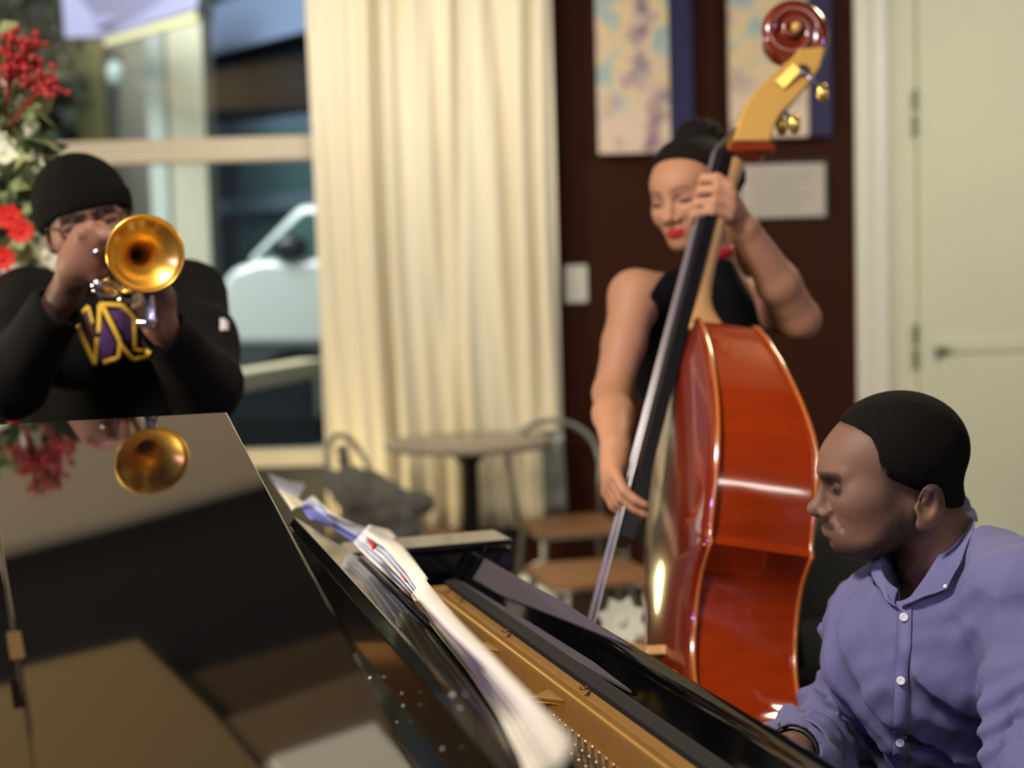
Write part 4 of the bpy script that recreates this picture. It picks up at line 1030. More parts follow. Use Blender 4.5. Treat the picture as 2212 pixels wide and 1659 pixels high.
# neck, heel, fingerboard
FN, FE = W(1556, 330, 2.865), W(1334, 1168, 2.52); FD = unit(FE - FN)
FNn = unit(BN - FD * (BN @ FD)); FW_ = unit(np.cross(FD, FNn)); FW_ = FW_ if FW_[1] < 0 else -FW_
G = []
for i in range(13):
    t = i / 12; hw = .022 + .020 * t; c = FN + (FE - FN) * t
    G.append([c + FW_ * hw * u + FNn * (-.010 if abs(u) > .99 and 0 else (.010 * (1 - u * u) * 1.0)) for u in np.linspace(-1, 1, 9)])
top = G
mb = MB(); n_ = 9
vs = [p for r in top for p in r] + [r[j] + (-FNn) * (.016 + .006) - (r[j] - (FN + (FE - FN) * (i / 12))) * 0 for i, r in enumerate(top) for j in (0, 8)]
fs = [(i * 9 + j, i * 9 + j + 1, (i + 1) * 9 + j + 1, (i + 1) * 9 + j) for i in range(12) for j in range(8)]
o_ = 13 * 9
for i in range(12):
    a0, a1, b0, b1 = o_ + 2 * i, o_ + 2 * i + 1, o_ + 2 * i + 2, o_ + 2 * i + 3
    fs += [(i * 9, (i + 1) * 9, b0, a0), (i * 9 + 8, a1, b1, (i + 1) * 9 + 8), (a0, b0, b1, a1)]
fs += [tuple(range(0, 9)) + (o_ + 1, o_), tuple(range(12 * 9, 12 * 9 + 9))[::-1] + (o_ + 24, o_ + 25)]
mb.add(vs, fs).build('fingerboard', M_ebony, bass, autos=True)
HB = W(1512, 690, 2.735)
def ksec(c, hw, dp, x):  # D section
    return [c + FW_ * hw * cos(a) - FNn * dp * sin(a) for a in np.linspace(0, pi, 9)] + [c - FW_ * hw + FNn * x, c + FW_ * hw + FNn * x]
secs = []
for t, hw, dp in [(0, .024, .040), (.04, .022, .034), (.10, .0215, .029), (.25, .023, .029), (.36, .026, .032), (.41, .028, .045), (.445, .030, .085), (.47, .032, .13), (.50, .032, .16)]:
    c = FN + (FE - FN) * t - FNn * .018; secs.append(ksec(c, hw, dp, .002))
ns = 11; vs = [p for s_ in secs for p in s_]; fs = [(i * ns + k, i * ns + (k + 1) % ns, (i + 1) * ns + (k + 1) % ns, (i + 1) * ns + k) for i in range(len(secs) - 1) for k in range(ns)] + [tuple(range(ns)), tuple(range(ns * (len(secs) - 1), ns * len(secs)))[::-1]]
MB().add(vs, fs).build('neck', M_neck, bass, smooth=True, sub=1)
MB().prism([W(1572, 318, 2.86), W(1668, 318, 2.89), W(1668, 334, 2.89), W(1566, 340, 2.86)], BW * .02).prism([W(1570, 320, 2.88), W(1662, 320, 2.9), W(1640, 352, 2.9), W(1568, 352, 2.88)], BW * .028 - BW * .01).build('neck_collar', M_bass, bass, bevel=.003)
# pegbox and scroll
HY = 2.90
pf = [(1574, 320), (1588, 268), (1604, 235), (1628, 205), (1668, 168), (1700, 142), (1716, 122)]
pbk = [(1772, 118), (1762, 160), (1738, 196), (1708, 232), (1676, 262), (1662, 290), (1656, 320)]
M_peg = mat('honey_maple', (206, 162, 84), .25, coat=.5, noise=.15)
P_ = [W(a, b, HY + (320 - b) * .00028) for a, b in pf + pbk]
MB().prism([p - BW * .034 for p in P_], BW * .068).build('pegbox', M_peg, bass, bevel=.006, seg=3)
sc_c = W(1703, 84, HY + .07)
ex, ez = RT, UP
def spt(a, r, o): return sc_c + (ex * cos(a) + ez * sin(a)) * r + BW * o
pts = []; rr = []
for i in range(90):
    t = i / 89; a = radians(-62) + t * radians(740); r = .063 * (1 - t) ** .85 + .004; pts.append(spt(a, r * .92, .012 + .026 * t)); rr.append(.0165 * (1 - t) + .0055)
MB().tube(pts, rr, 10).build('scroll', mat('dark_red_scroll', (110, 34, 14), .2, coat=.9), bass, smooth=True)
MB().lathe([(0, -.035), (.045, -.035), (.052, -.02), (.052, .012), (.04, .02), (0, .022)], sc_c - BW * .0, BW, 28).build('scroll_core', mat('dark_red_scroll'), bass, smooth=True)
MB().ball(sc_c + BW * .044 + ex * .002, .0115, 12, 8).build('scroll_eye', M_peg, bass, smooth=True)
MB().prism([W(1716, 126, HY + .06) - BW * .03, W(1772, 120, HY + .06) - BW * .03, W(1778, 84, HY + .07) - BW * .03, W(1752, 40, HY + .07) - BW * .03, W(1720, 60, HY + .07) - BW * .03], BW * .056).build('scroll_back', mat('dark_red_scroll'), bass, bevel=.008, seg=3)
M_brass = mat('polished_brass', (214, 184, 96), .25, metal=.9); M_gear = mat('nickel_gear', (140, 134, 160), .3, metal=.9)
for (a, b, c_, d_, q) in ((1722, 172, 1760, 226, 1), (1662, 236, 1700, 292, 1), (1690, 215, 1695, 262, -.4), (1745, 160, 1700, 210, -1)):
    s_ = W(a, b, HY + .04) + BW * .037 * q; e_ = W(c_, d_, HY + .03) + BW * .045 * q
    k_ = MB().tube([s_, s_ + (e_ - s_) * .75], .005).build('tuning_key', M_gear, bass, smooth=True)
    MB().ball(e_, (.013, .008, .020), 14, 10).build('key_blade', M_brass, k_, smooth=True)
    MB().lathe([(0, 0), (.013, 0), (.014, .004), (.012, .007), (0, .008)], s_ - BW * .004 * np.sign(q), BW * np.sign(q), 18).build('gear', M_gear, k_, smooth=True)
for (a, b) in ((1690, 185), (1628, 250)):
    c0 = W(a, b, HY + .03) + BW * .036
    MB().obox(c0, (ex * .7 + ez * .7) * .026, (ex * -.7 + ez * .7) * .012, BW * .002).build('machine_plate', M_brass, bass, bevel=.001)
# bridge, strings, tailpiece, endpin
STR_E = FN + FD * 1.03 + FNn * .012
vb = (STR_E - BJ) @ BA; nb_ = (STR_E - BJ) @ BN
bp = [(-.075, .02), (-.07, .03), (-.045, .05), (-.06, .10), (-.045, nb_ - .012), (0, nb_), (.045, nb_ - .012), (.06, .10), (.045, .05), (.07, .03), (.075, .02), (.04, .02), (.025, .045), (-.025, .045), (-.04, .02)]
MB().prism([Bp(vb - .008, w, n) for w, n in bp], BA * .016).build('bridge', M_neck, bass, bevel=.002)
M_str = mat('steel_string', (168, 164, 172), .3, metal=.8)
vt = vb + .18
for k in range(4):
    u = (k - 1.5) / 1.5
    a = FN + FW_ * .017 * u + FNn * .013; b = Bp(vb, .040 * u, nb_ + .002 - .006 * abs(u)); c_ = Bp(vt, .026 * u, .085)
    hd = W(1600 + 8 * k, 275 - 10 * k, HY + .01)
    MB().tube([hd, a, b, c_], .0014 + .0003 * k, 6).build('string', M_str, bass, smooth=True)
MB().prism([Bp(vt, .045, .080), Bp(vt, -.045, .080), Bp(1.25, -.022, .03), Bp(1.25, .022, .03)], BN * .014).build('tailpiece', M_ebony, bass, bevel=.003)
MB().lathe([(.024, 0), (.028, .02), (.018, .04), (.008, .045), (.006, .045)], Bp(1.26, 0, -.085), BA, 18).build('endpin_collar', M_ebony, bass, smooth=True)
ep = Bp(1.28, 0, -.085); L_ = (ep[2] - .005) / -BA[2]
MB().tube([ep, ep + BA * L_], .006).build('endpin', M_gear, bass, smooth=True)
# ------------------------------------------------------------------ bassist
BO = W(1490, 422, 2.99)
bassist = empty('person', (BO[0], BO[1], 0), 'standing woman in black halter top with red lipstick playing the double bass', 'person')
bhx = unit(np.array([-.62, -.76, -.20])); BM = frame(bhx, np.cross(ZU, bhx) + ZU * .10)
BS_ = np.array([.97, 1.0, .90])
def bloc(P): return ((P - BO) @ BM) / BS_
B_NK = W(1548, 612, 3.03); B_RS, B_LS = W(1372, 640, 2.95), W(1640, 655, 3.08)
B_RE, B_RW = W(1322, 850, 2.84), W(1330, 968, 2.62)
B_LE, B_LW = W(1728, 690, 2.96), W(1607, 492, 2.85)
B_CH, B_WA, B_HP = W(1505, 760, 3.05), W(1520, 940, 3.08), W(1530, 1120, 3.10)
FBt = lambda px, py, o=0: None
def onfb(py, off=.014, side=0.0):
    """point on the string side of the fingerboard at photo row py"""
    best = None
    lo, hi = 0., 1.2
    for _ in range(40):
        m = (lo + hi) / 2; c = FN + (FE - FN) * m; v = c - CAMP; y = 829.5 - FPX * (v @ UP) / (v @ FW)
        if y < py: lo = m
        else: hi = m
    return FN + (FE - FN) * lo + FNn * off + FW_ * side
def btorso(P):
    t = smin(ell(P, B_CH, (.145, .095, .15)), chain(P, [B_CH, B_WA, B_HP], [.10, .095, .13], .03), .05)
    return smin(t, chain(P, [B_RS, B_NK - [0, 0, .03], B_LS], [.050, .050, .050], .03), .04)
def bbody(P):
    d = near(P, BO, .26, lambda Q: head_d(bloc(Q), False, 1.25, .96, nose=1.1))
    n0 = BO + BM @ np.array([-.028, 0, -.055])
    d = smin(d, chain(P, [n0, (n0 + B_NK) / 2, B_NK], [.047, .046, .052], .02), .025)
    d = smin(d, btorso(P), .03)
    d = smin(d, chain(P, [B_RS, B_RS * .5 + B_RE * .5, B_RE, B_RE * .6 + B_RW * .4, B_RW], [.050, .043, .037, .039, .026], .015), .03)
    d = smin(d, chain(P, [B_LS, B_LS * .5 + B_LE * .5, B_LE, B_LE * .6 + B_LW * .4, B_LW], [.050, .045, .041, .043, .028], .015), .025)
    # plucking hand
    fd = unit(W(1322, 1035, 2.56) - B_RW); sd = unit(FW_ * -.4 + BA * 1.0 - fd * 0); sd = unit(np.cross(fd, FNn))
    pc = B_RW + fd * .05; kb = B_RW + fd * .088
    def rh(Q):
        ks = [kb + sd * .018 * (i - 1.5) for i in range(4)]; fs = []
        for i, k in enumerate(ks):
            s = (1, 1.1, 1.02, .82)[i]; a = k + (fd * .85 - FNn * .45) * .040 * s; b = a + (fd * .5 - FNn * .8) * .028 * s; fs.append([a, b, b + (fd * .2 - FNn * .9) * .02 * s])
        th = [B_RW + fd * .03 + sd * .022, B_RW + fd * .055 + sd * .040 - FNn * .01, B_RW + fd * .085 + sd * .042 - FNn * .025]
        return hand(Q, B_RW, pc, ks, fs, th)
    d = smin(d, near(P, pc + fd * .03, .22, rh), .012)
    # stopping hand round the neck
    def lh(Q):
        palm = W(1578, 448, 2.835); dd = chain(Q, [B_LW, palm], [.027, .026], .02); th0 = palm - FNn * .005
        for i, (kpx, kpy, tip) in enumerate(((1577, 402, 398), (1580, 424, 424), (1580, 448, 452), (1574, 468, 476))):
            k = W(kpx, kpy, 2.80); t0 = onfb(tip, .020, .012); t1 = onfb(tip + 6, .017, -.012 + .002 * i); m = (k * .5 + onfb(tip - 4, .026, .034) * .5)
            dd = smin(dd, cap(Q, palm, k, .020, .0125), .012)
            dd = smin(dd, chain(Q, [k, m, t0, t1], [.0115, .0108, .0098, .0090], .003), .004)
        tb = onfb(440, -.062, .0)
        dd = smin(dd, chain(Q, [palm - FD * .0, palm * .5 + tb * .5 + FNn * -.01, tb, tb - FW_ * .02], [.018, .014, .012, .010], .005), .008)
        return dd
    d = smin(d, near(P, W(1565, 440, 2.83), .22, lh), .012)
    return d
def bcol(v):
    p = bloc(v); c = np.tile(np.array(s2l((184, 134, 104))), (len(v), 1))
    def blend(col, k): nonlocal c; c = lerp(c, np.clip(k, 0, 1), s2l(col))
    m = np.minimum(dline(p, (.092, .014, .022), (.086, .032, .028)), dline(p, (.086, .032, .028), (.074, .048, .024))); blend((84, 56, 46), ramp(m, .0065, .0035) * .7)
    m = dline(p, (.084, .018, .004), (.075, .044, .003)); blend((136, 90, 92), ramp(m, .012, .006) * .6)
    m = dline(p, (.084, .019, -.005), (.074, .046, -.004)); blend((16, 11, 12), ramp(m, .0060, .0036) * .95)
    m = np.minimum(dline(p, (.093, .002, -.0660), (.084, .016, -.069)), dline(p, (.092, .002, -.0765), (.084, .014, -.0740))); blend((176, 26, 28), ramp(m, .0085, .0060) * .95)
    return c
lo_ = np.minimum(np.minimum(W(1270, 1100, 2.5), W(1280, 900, 2.9)), B_HP - [.2, .2, .2]); hi_ = np.maximum(np.maximum(W(1790, 300, 3.15), B_HP + [.2, .2, .1]), BO + [.2, .2, .16])
lo_[1] = 2.38; hi_[1] = 3.3; lo_[2] = B_HP[2] - .1
sdf_obj('body', bbody, lo_, hi_, .0042, M_skin, bassist, bcol)
M_bhair = mat('black_curly_hair', (22, 18, 17), .85, noise=.5, nscale=250, bump=1, bscale=300, spec=.2)
def bhair(P):
    p = bloc(P); x, y, z = p.T; d = near(P, BO, .26, lambda Q: head_d(bloc(Q), False, ears=False)); ay = np.abs(y)
    zh = np.interp(x, [-.13, -.09, -.05, -.02, .0, .02, .04, .06, .075, .09], [-.07, -.06, -.05, -.02, .018, .055, .080, .098, .115, .15])
    h = smax(d - .010, (zh - z) * .7, .006)
    bun = BO + BM @ np.array([-.085, .0, .115]); puff = BO + BM @ np.array([-.135, -.01, .020])
    n = wob(P, 170, 6) * .006
    return smin(smin(h, ell(P, bun, (.050, .05, .036)) + n, .02), ell(P, puff, (.062, .066, .062)) + n, .02)
sdf_obj('hair', bhair, BO - [.2, .2, .12], BO + [.32, .32, .22], .0045, M_bhair, bassist)
for sy in (1, -1):
    MB().ball(BO + BM @ (np.array([.0665, .031 * sy, -.002]) * BS_), .0118, 12, 8).build('eye', mat('dark_iris'), bassist, smooth=True)
# choker
ck = B_NK * .55 + (BO + BM @ np.array([-.028, 0, -.055])) * .45; cax2 = unit(BO + BM @ np.array([-.028, 0, -.055]) - B_NK)
MB().lathe([(.047, -.012), (.052, -.010), (.052, .010), (.047, .012)], ck, cax2, 32).build('choker', mat('red_ribbon', (178, 24, 22), .5), bassist, smooth=True)
ckf = ck + unit(np.array([-.5, -.8, 0])) * .05
for k in range(5): 
    a = radians(72 * k); MB().ball(ckf + np.array([cos(a) * .012, 0, sin(a) * .012]), (.009, .007, .009), 8, 6).build('choker_petal', mat('red_ribbon'), bassist, smooth=True)
# earring hoops on her left ear side
# halter top
M_top = mat('black_jersey', (5, 5, 8), .8, spec=.2, noise=.3, bump=.2, bscale=200)
Bf = unit(np.array([-.45, -.89, 0])); Bs = unit(np.array([.89, -.45, 0]))
def btop(P):
    t = btorso(P)
    t = smin(t, ell(P, B_CH + Bf * .055 + Bs * .055, (.065, .06, .06)), .03); t = smin(t, ell(P, B_CH + Bf * .055 - Bs * .055, (.065, .06, .06)), .03)
    t = smin(t, cap(P, B_NK - [0, 0, .04], ck, .054, .051), .02) - .009
    # cut the armholes: keep a tapering bib above the chest
    s = (P - B_CH) @ unit(np.array([1, -.2, 0])); h = P[:, 2] - (B_CH[2] + .02)
    w = .168 - np.clip(h, 0, .3) * .62
    t = smax(t, (np.abs(s - .12 * np.clip(h, 0, 1)) - w) * .8, .01)
    t = smax(t, P[:, 2] - (ck[2] - .012), .004)
    return t
sdf_obj('halter_top', btop, B_CH - [.28, .25, .35], B_CH + [.28, .25, .30], .0045, M_top, bassist)
def bskirt(P):
    a = B_WA.copy(); f_ = np.array([B_HP[0] + .03, B_HP[1] + .02, .12]); d = chain(P, [a + [0, 0, .02], B_HP, f_], [.105, .142, .17], .05)
    an = np.arctan2(P[:, 1] - f_[1], P[:, 0] - f_[0]); d += .012 * np.sin(an * 11) * ramp(P[:, 2], .9, .3); return smax(d, .10 - P[:, 2], .01)
sdf_obj('long_skirt', bskirt, B_HP * [1, 1, 0] + [-.26, -.26, .06], B_HP * [1, 1, 0] + [.30, .30, B_WA[2] + .05], .009, M_top, bassist)
for dx in (-.08, .08):
    MB().ball((B_HP[0] + dx, B_HP[1] - .07, .045), (.045, .12, .045), 14, 8).build('shoe', mat('black_leather'), bassist, smooth=True)

# ------------------------------------------------------------------ trumpeter
TO = W(178, 505, 2.80)
tman = empty('person', (TO[0], TO[1], 0), 'standing man in black hooded sweatshirt and black beanie playing the trumpet', 'person')
BELL = W(315, 548, 2.30); MOUTH = W(219, 563, 2.70); TD = unit(BELL - MOUTH)
thx = unit(np.array([.36, -.93, -.12])); TM = frame(thx, np.cross(ZU, thx) + ZU * .24)
TO = MOUTH - TM @ np.array([.090, 0, -.072]) * .98 + TD * 0
TSc = np.array([1.0, 1.02, 1.0])
def tloc(P): return ((P - TO) @ TM) / TSc
T_NK = TO + np.array([-.02, .05, -.20]); T_RS, T_LS = W(62, 668, 2.90), W(400, 650, 2.93)
T_RE, T_RW = W(22, 822, 2.60), W(138, 640, 2.50)
T_LE, T_LW = W(440, 835, 2.66), W(345, 700, 2.49)
T_CH, T_HP = W(232, 820, 2.96), W(235, 1130, 3.0)
T_RHc = W(190, 540, 2.45)
VALV = W(262, 600, 2.46)
def tbody(P):
    d = near(P, TO, .26, lambda Q: head_d(tloc(Q), True, 1.0, 1.0, nose=1.15))
    n0 = TO + TM @ np.array([-.03, 0, -.05]); d = smin(d, chain(P, [n0, T_NK], [.055, .060], .02), .025)
    d = smin(d, chain(P, [T_RS, T_NK - [0, 0, .06], T_LS], [.045, .05, .045], .03), .02)
    d = smin(d, cap(P, T_CH, T_HP, .12, .12), .05)
    d = smin(d, chain(P, [T_RS, T_RE, T_RW], [.045, .040, .028], .02), .03)
    d = smin(d, chain(P, [T_LS, T_LE, T_LW], [.045, .040, .028], .02), .03)
    def rh(Q):   # right hand over the valves: knuckles high, fingers bending down to the caps
        kn = [W(178, 505, 2.43), W(196, 492, 2.44), W(216, 492, 2.46), W(234, 505, 2.48)][::-1]
        tips = [W(256, 556, 2.44), W(244, 560, 2.46), W(232, 562, 2.48), W(214, 552, 2.50)]
        dd = chain(Q, [T_RW, W(165, 570, 2.46), W(190, 520, 2.45)], [.027, .028, .027], .02)
        dd = smin(dd, ell(Q, W(186, 548, 2.46), (.031, .026, .050)), .02)
        for i, (k, t_) in enumerate(zip(kn, tips)):
            mid = k * .45 + t_ * .55 + np.array([.012, -.022, .014]); dd = smin(dd, cap(Q, W(185, 530, 2.45), k, .019, .0120), .006)
            dd = smin(dd, chain(Q, [k, mid, t_], [.0125, .0112, .0095], .004), .004)
        for g0, g1 in (((205, 492), (240, 545)), ((222, 492), (250, 548)), ((190, 496), (228, 550))):
            dd = smax(dd, -cap(Q, W(g0[0], g0[1], 2.405), W(g1[0], g1[1], 2.415), .008, .008), .006)
        dd = smin(dd, chain(Q, [W(165, 590, 2.46), W(196, 600, 2.46), W(222, 590, 2.47)], [.017, .013, .011], .006), .01)
        return dd
    d = smin(d, near(P, W(195, 550, 2.46), .22, rh), .012)
    def lh(Q):   # left hand round the valve cases behind the bell
        pc = W(342, 645, 2.48); dd = chain(Q, [T_LW, pc], [.029, .030], .02)
        for i in range(4):
            k = W(345 - 4 * i, 600 + 18 * i, 2.46); m_ = W(322 - 3 * i, 596 + 19 * i, 2.445); t_ = W(300 - 2 * i, 604 + 19 * i, 2.46)
            dd = smin(dd, cap(Q, pc, k, .022, .0125), .012); dd = smin(dd, chain(Q, [k, m_, t_], [.0120, .0112, .0095], .004), .004)
        dd = smin(dd, chain(Q, [pc, W(300, 610, 2.50), W(275, 596, 2.51)], [.017, .013, .011], .006), .01)
        return dd
    d = smin(d, near(P, W(305, 640, 2.46), .22, lh), .012)
    return d
def tcol(v):
    p = tloc(v); c = np.tile(np.array(s2l((126, 88, 76))), (len(v), 1))
    def blend(col, k): nonlocal c; c = lerp(c, np.clip(k, 0, 1), s2l(col))
    x = np.abs(p[:, 1]); k = ramp(p[:, 2], -.05, -.08) * ramp(p[:, 2], -.15, -.12) * ramp(p[:, 0], -.02, .0); blend((44, 32, 30), k * .7)
    m = dline(p, (.091, .011, .018), (.075, .045, .020)); blend((26, 19, 18), ramp(m, .0105, .0065) * .9)
    m = dline(p, (.084, .019, -.005), (.074, .046, -.004)); blend((18, 13, 13), ramp(m, .006, .0036) * .9)
    return c
sdf_obj('body', tbody, [T_RE[0] - .12, 2.32, T_HP[2] - .10], [T_LE[0] + .12, 3.15, TO[2] + .17], .0045, M_skin, tman, tcol)
for sy in (1, -1):
    MB().ball(TO + TM @ np.array([.0665, .031 * sy, -.002]), .0118, 12, 8).build('eye', mat('dark_iris'), tman, smooth=True)
M_bean = mat('black_knit', (4, 4, 6), .9, spec=.15, noise=.3, bump=.6, bscale=300)
def beanie(P):
    p = tloc(P); x, y, z = p.T; d = near(P, TO, .26, lambda Q: head_d(tloc(Q), True, ears=False))
    zh = .030 - .40 * (.08 - x) * 1.0 * (x < .08)
    top = ell(p, (-.024, 0, .038), (.102, .087, .082)); d = smin(d - .005, top, .02)
    d = smax(d, (zh - z) * .9, .008)
    brim = np.abs(z - zh - .018) - .018
    b = smax(ell(p, (-.016, 0, .030), (.103, .088, .092)) - .006, np.abs((z - zh - .022) * .9) - .022, .006)
    return smin(d, b, .006) + .0008 * np.sin(np.arctan2(y, x) * 90)
sdf_obj('beanie', beanie, TO - [.17, .17, .10], TO + [.17, .17, .20], .003, M_bean, tman)
# glasses
gmat = mat('black_frame', (14, 14, 16), .3)
for sy in (1, -1):
    pts = [TO + TM @ np.array([.092 - .25 * (.006 + abs(cos(a)) * 0) - .35 * (max(0, .034 + .022 * cos(a) - .030)), sy * (.034 + .023 * cos(a)), -.001 + .017 * sin(a)]) for a in np.linspace(0, 2 * pi, 25)]
    MB().tube(pts, .0018, 6).build('glasses_rim', gmat, tman, smooth=True)
    MB().tube([TO + TM @ np.array([.078, sy * .057, .004]), TO + TM @ np.array([.03, sy * .078, .006]), TO + TM @ np.array([-.02, sy * .08, .0])], .0018, 6).build('glasses_arm', gmat, tman, smooth=True)
MB().tube([TO + TM @ np.array([.090, .011, .004]), TO + TM @ np.array([.094, 0, .007]), TO + TM @ np.array([.090, -.011, .004])], .0018, 6).build('glasses_bridge', gmat, tman, smooth=True)
MB().lathe([(.0125, -.003), (.0140, -.002), (.0140, .002), (.0125, .003)], W(207, 546, 2.445), unit(W(222, 560, 2.45) - W(196, 520, 2.45)), 20).build('ring', mat('silver', (210, 212, 220), .2, metal=1), tman, smooth=True)
M_hood = mat('black_fleece', (5, 5, 8), .9, spec=.2, noise=.3, nscale=60, bump=.2, bscale=400)
def hoodie(P):
    t = smin(chain(P, [T_RS, T_NK - [0, .02, .035], T_LS], [.080, .100, .080], .03), ell(P, T_CH + [0, 0, .0], (.185, .135, .24)), .06)
    t = smin(t, cap(P, T_CH, T_HP + [0, 0, .05], .155, .150), .06)
    t = smin(t, chain(P, [T_RS, T_RS * .45 + T_RE * .55, T_RE, T_RE * .2 + T_RW * .8], [.078, .078, .066, .048], .03), .03)
    t = smin(t, chain(P, [T_LS, T_LS * .45 + T_LE * .55, T_LE, T_LE * .2 + T_LW * .8], [.082, .080, .068, .048], .03), .03)
    t = smin(t, ell(P, T_NK + [0, .07, .0], (.125, .085, .075)), .03)
    t = smax(t, -cap(P, T_NK + [0, 0, .045], TO + [0, .02, 0], .062, .085), .01)
    for e0, w0 in ((T_RE, T_RW), (T_LE, T_LW)):
        end = e0 * .2 + w0 * .8; ax = unit(w0 - e0); t = smax(t, -cap(P, end + ax * .08, end - ax * .005, .037), .006)
    t += .004 * wob(P, 34, 5, 1) + .0035 * np.sin(P[:, 2] * 60 + wob(P, 14, 4, 2) * 4) * ramp(P[:, 2], 1.2, 1.0)
    return smax(t, T_HP[2] - P[:, 2], .01)
hd = sdf_obj('hooded_sweatshirt', hoodie, [T_RE[0] - .16, 2.36, T_HP[2] - .03], [T_LE[0] + .16, 3.2, T_NK[2] + .12], .0055, M_hood, tman)
bh = bvh_of(hd)
# printed emblem on the chest
M_em1, M_em2, M_em3 = mat('gold_print', (232, 186, 62), .7), mat('purple_print', (74, 40, 92), .7), mat('maroon_print', (58, 24, 24), .7)
drape('emblem_panel', bh, [(170, 676), (186, 666), (205, 700), (208, 752), (196, 748)], M_em3, tman, 4, .003, .0008)
drape('emblem_panel', bh, [(213, 700), (222, 690), (252, 745), (240, 774), (215, 778)], M_em2, tman, 4, .003, .0008)
drape('emblem_panel', bh, [(236, 674), (262, 668), (284, 692), (286, 745), (278, 742)], M_em2, tman, 4, .003, .0008)
for pl, w in ((((164, 700), (205, 786)), 9), (((205, 786), (208, 730)), 7), (((178, 678), (190, 664), (200, 700)), 5), (((212, 720), (214, 660), (222, 668)), 8),
              (((214, 660), (262, 662), (288, 690), (289, 756)), 8), (((222, 668), (258, 740), (254, 772), (222, 782)), 9), (((256, 742), (284, 776), (324, 766)), 8), (((289, 756), (312, 754)), 6), (((318, 756), (328, 762)), 7)):
    ribbon('emblem_outline', bh, list(pl), w, M_em1, tman, .0045, 16, .0008)
drape('shoulder_tag', bh, [(474, 690), (492, 694), (492, 716), (476, 714)], mat('white_label', (206, 200, 206), .6), tman, 5, .003, .001)
def ttr(P):
    d = None
    for sgn in (-1, 1):
        c = chain(P, [T_HP + [.085 * sgn, 0, .05], T_HP + [.10 * sgn, -.01, -.38], np.array([T_HP[0] + .12 * sgn, T_HP[1], .09])], [.105, .075, .06], .03); d = c if d is None else smin(d, c, .03)
    return d
sdf_obj('trousers', ttr, [T_HP[0] - .28, T_HP[1] - .2, .03], [T_HP[0] + .28, T_HP[1] + .2, T_HP[2] + .16], .011, mat('dark_trousers', (30, 32, 40), .8), tman)
for sgn in (-1, 1):
    MB().ball((T_HP[0] + .12 * sgn, T_HP[1] - .06, .045), (.05, .14, .045), 14, 8).build('shoe', mat('black_leather'), tman, smooth=True)

# ------------------------------------------------------------------ trumpet
M_tb = mat('golden_brass', (240, 188, 84), .26, metal=.92); M_ts = mat('silver_plate', (206, 206, 220), .14, metal=1)
tru = empty('trumpet', VALV, 'golden trumpet with silver valves pointing at the camera', 'trumpet')
TA, TB_ = unit(np.cross(TD, ZU)), None; TB_ = np.cross(TA, TD); TB_ = TB_ if TB_[2] > 0 else -TB_
rb = .0612
prof = [(rb, 0), (rb + .0014, -.001), (rb + .0012, -.003), (rb - .0006, -.004)] + [(rb * (1 - t) ** 1.0 * 0 + .0058 + (rb - .0064) * ((1 - t) ** 8), -.004 - .26 * t) for t in np.linspace(.02, 1, 26)]
inn = [(max(r - .0008, .004), h + .0005) for r, h in prof[3:]][::-1]
MB().lathe(inn + [(rb - .001, 0)] + prof, BELL, TD, 64).build('bell', M_tb, tru, smooth=True)
def TP(f, a, b): return BELL - TD * f + TA * a + TB_ * b
bow = [TP(.26 , 0, 0), TP(.34, 0, 0), TP(.375, .0, -.004)] + [TP(.375 + .028 * sin(t), 0, -.030 + .028 * cos(t)) for t in np.linspace(.3, pi, 8)] + [TP(.30, 0, -.058), TP(.14, 0, -.058)]
MB().tube(bow, .0062, 10).build('bell_bow', M_tb, tru, smooth=True)
MB().tube([MOUTH + TD * .012, TP(.36, -.018, -.004), TP(.10, -.018, -.004)] + [TP(.10 - .026 * sin(t), -.018, -.030 + .026 * cos(t)) for t in np.linspace(0.2, pi, 8)] + [TP(.20, -.018, -.056)], .0056, 10).build('lead_pipe', M_ts, tru, smooth=True)
MB().lathe([(.0045, .03), (.006, .02), (.009, .006), (.0132, 0), (.0125, -.002), (.008, .004)], MOUTH - TD * .002, TD, 20).build('mouthpiece', M_ts, tru, smooth=True)
for k in range(3):
    c = TP(.150 + .028 * k, -.030, -.045)
    v_ = MB().lathe([(0, -.075), (.007, -.075), (.0125, -.068), (.0135, -.06), (.0118, -.055), (.0118, .04), (.0135, .045), (.012, .052), (.004, .054), (.003, .07), (0, .07)], c - TB_ * .005, TB_, 20).build('valve', M_ts, tru, smooth=True)
    MB().lathe([(0, .066), (.0085, .066), (.0085, .070), (0, .0705)], c - TB_ * .005, TB_, 16).build('valve_cap', mat('pearl_button'), v_, smooth=True)
MB().tube([TP(.24, -.012, -.05)] + [TP(.245 + .03 * k, -.012 + .0, -.05 - .0) for k in (1, 2)] + [TP(.33, -.012, -.075), TP(.25, -.012, -.078)], .0055, 8).build('valve_slide', M_ts, tru, smooth=True)
MB().tube([TP(.20, .012, -.045), TP(.20, .045, -.045), TP(.20, .052, -.055), TP(.20, .045, -.066), TP(.20, .012, -.066)], .0055, 8).build('valve_slide', M_ts, tru, smooth=True)
MB().tube([TP(.06, -.018, -.056), TP(.20, -.018, -.056)], .0062, 8).build('tuning_slide', M_ts, tru, smooth=True)
MB().lathe([(.009, -.002), (.0105, -.002), (.0105, .002), (.009, .002)], TP(.235, -.032, -.03), TD, 20).build('finger_ring', M_ts, tru, smooth=True)
MB().ball(W(210, 615, 2.44), .012, 12, 8).build('water_key', M_ts, tru, smooth=True)
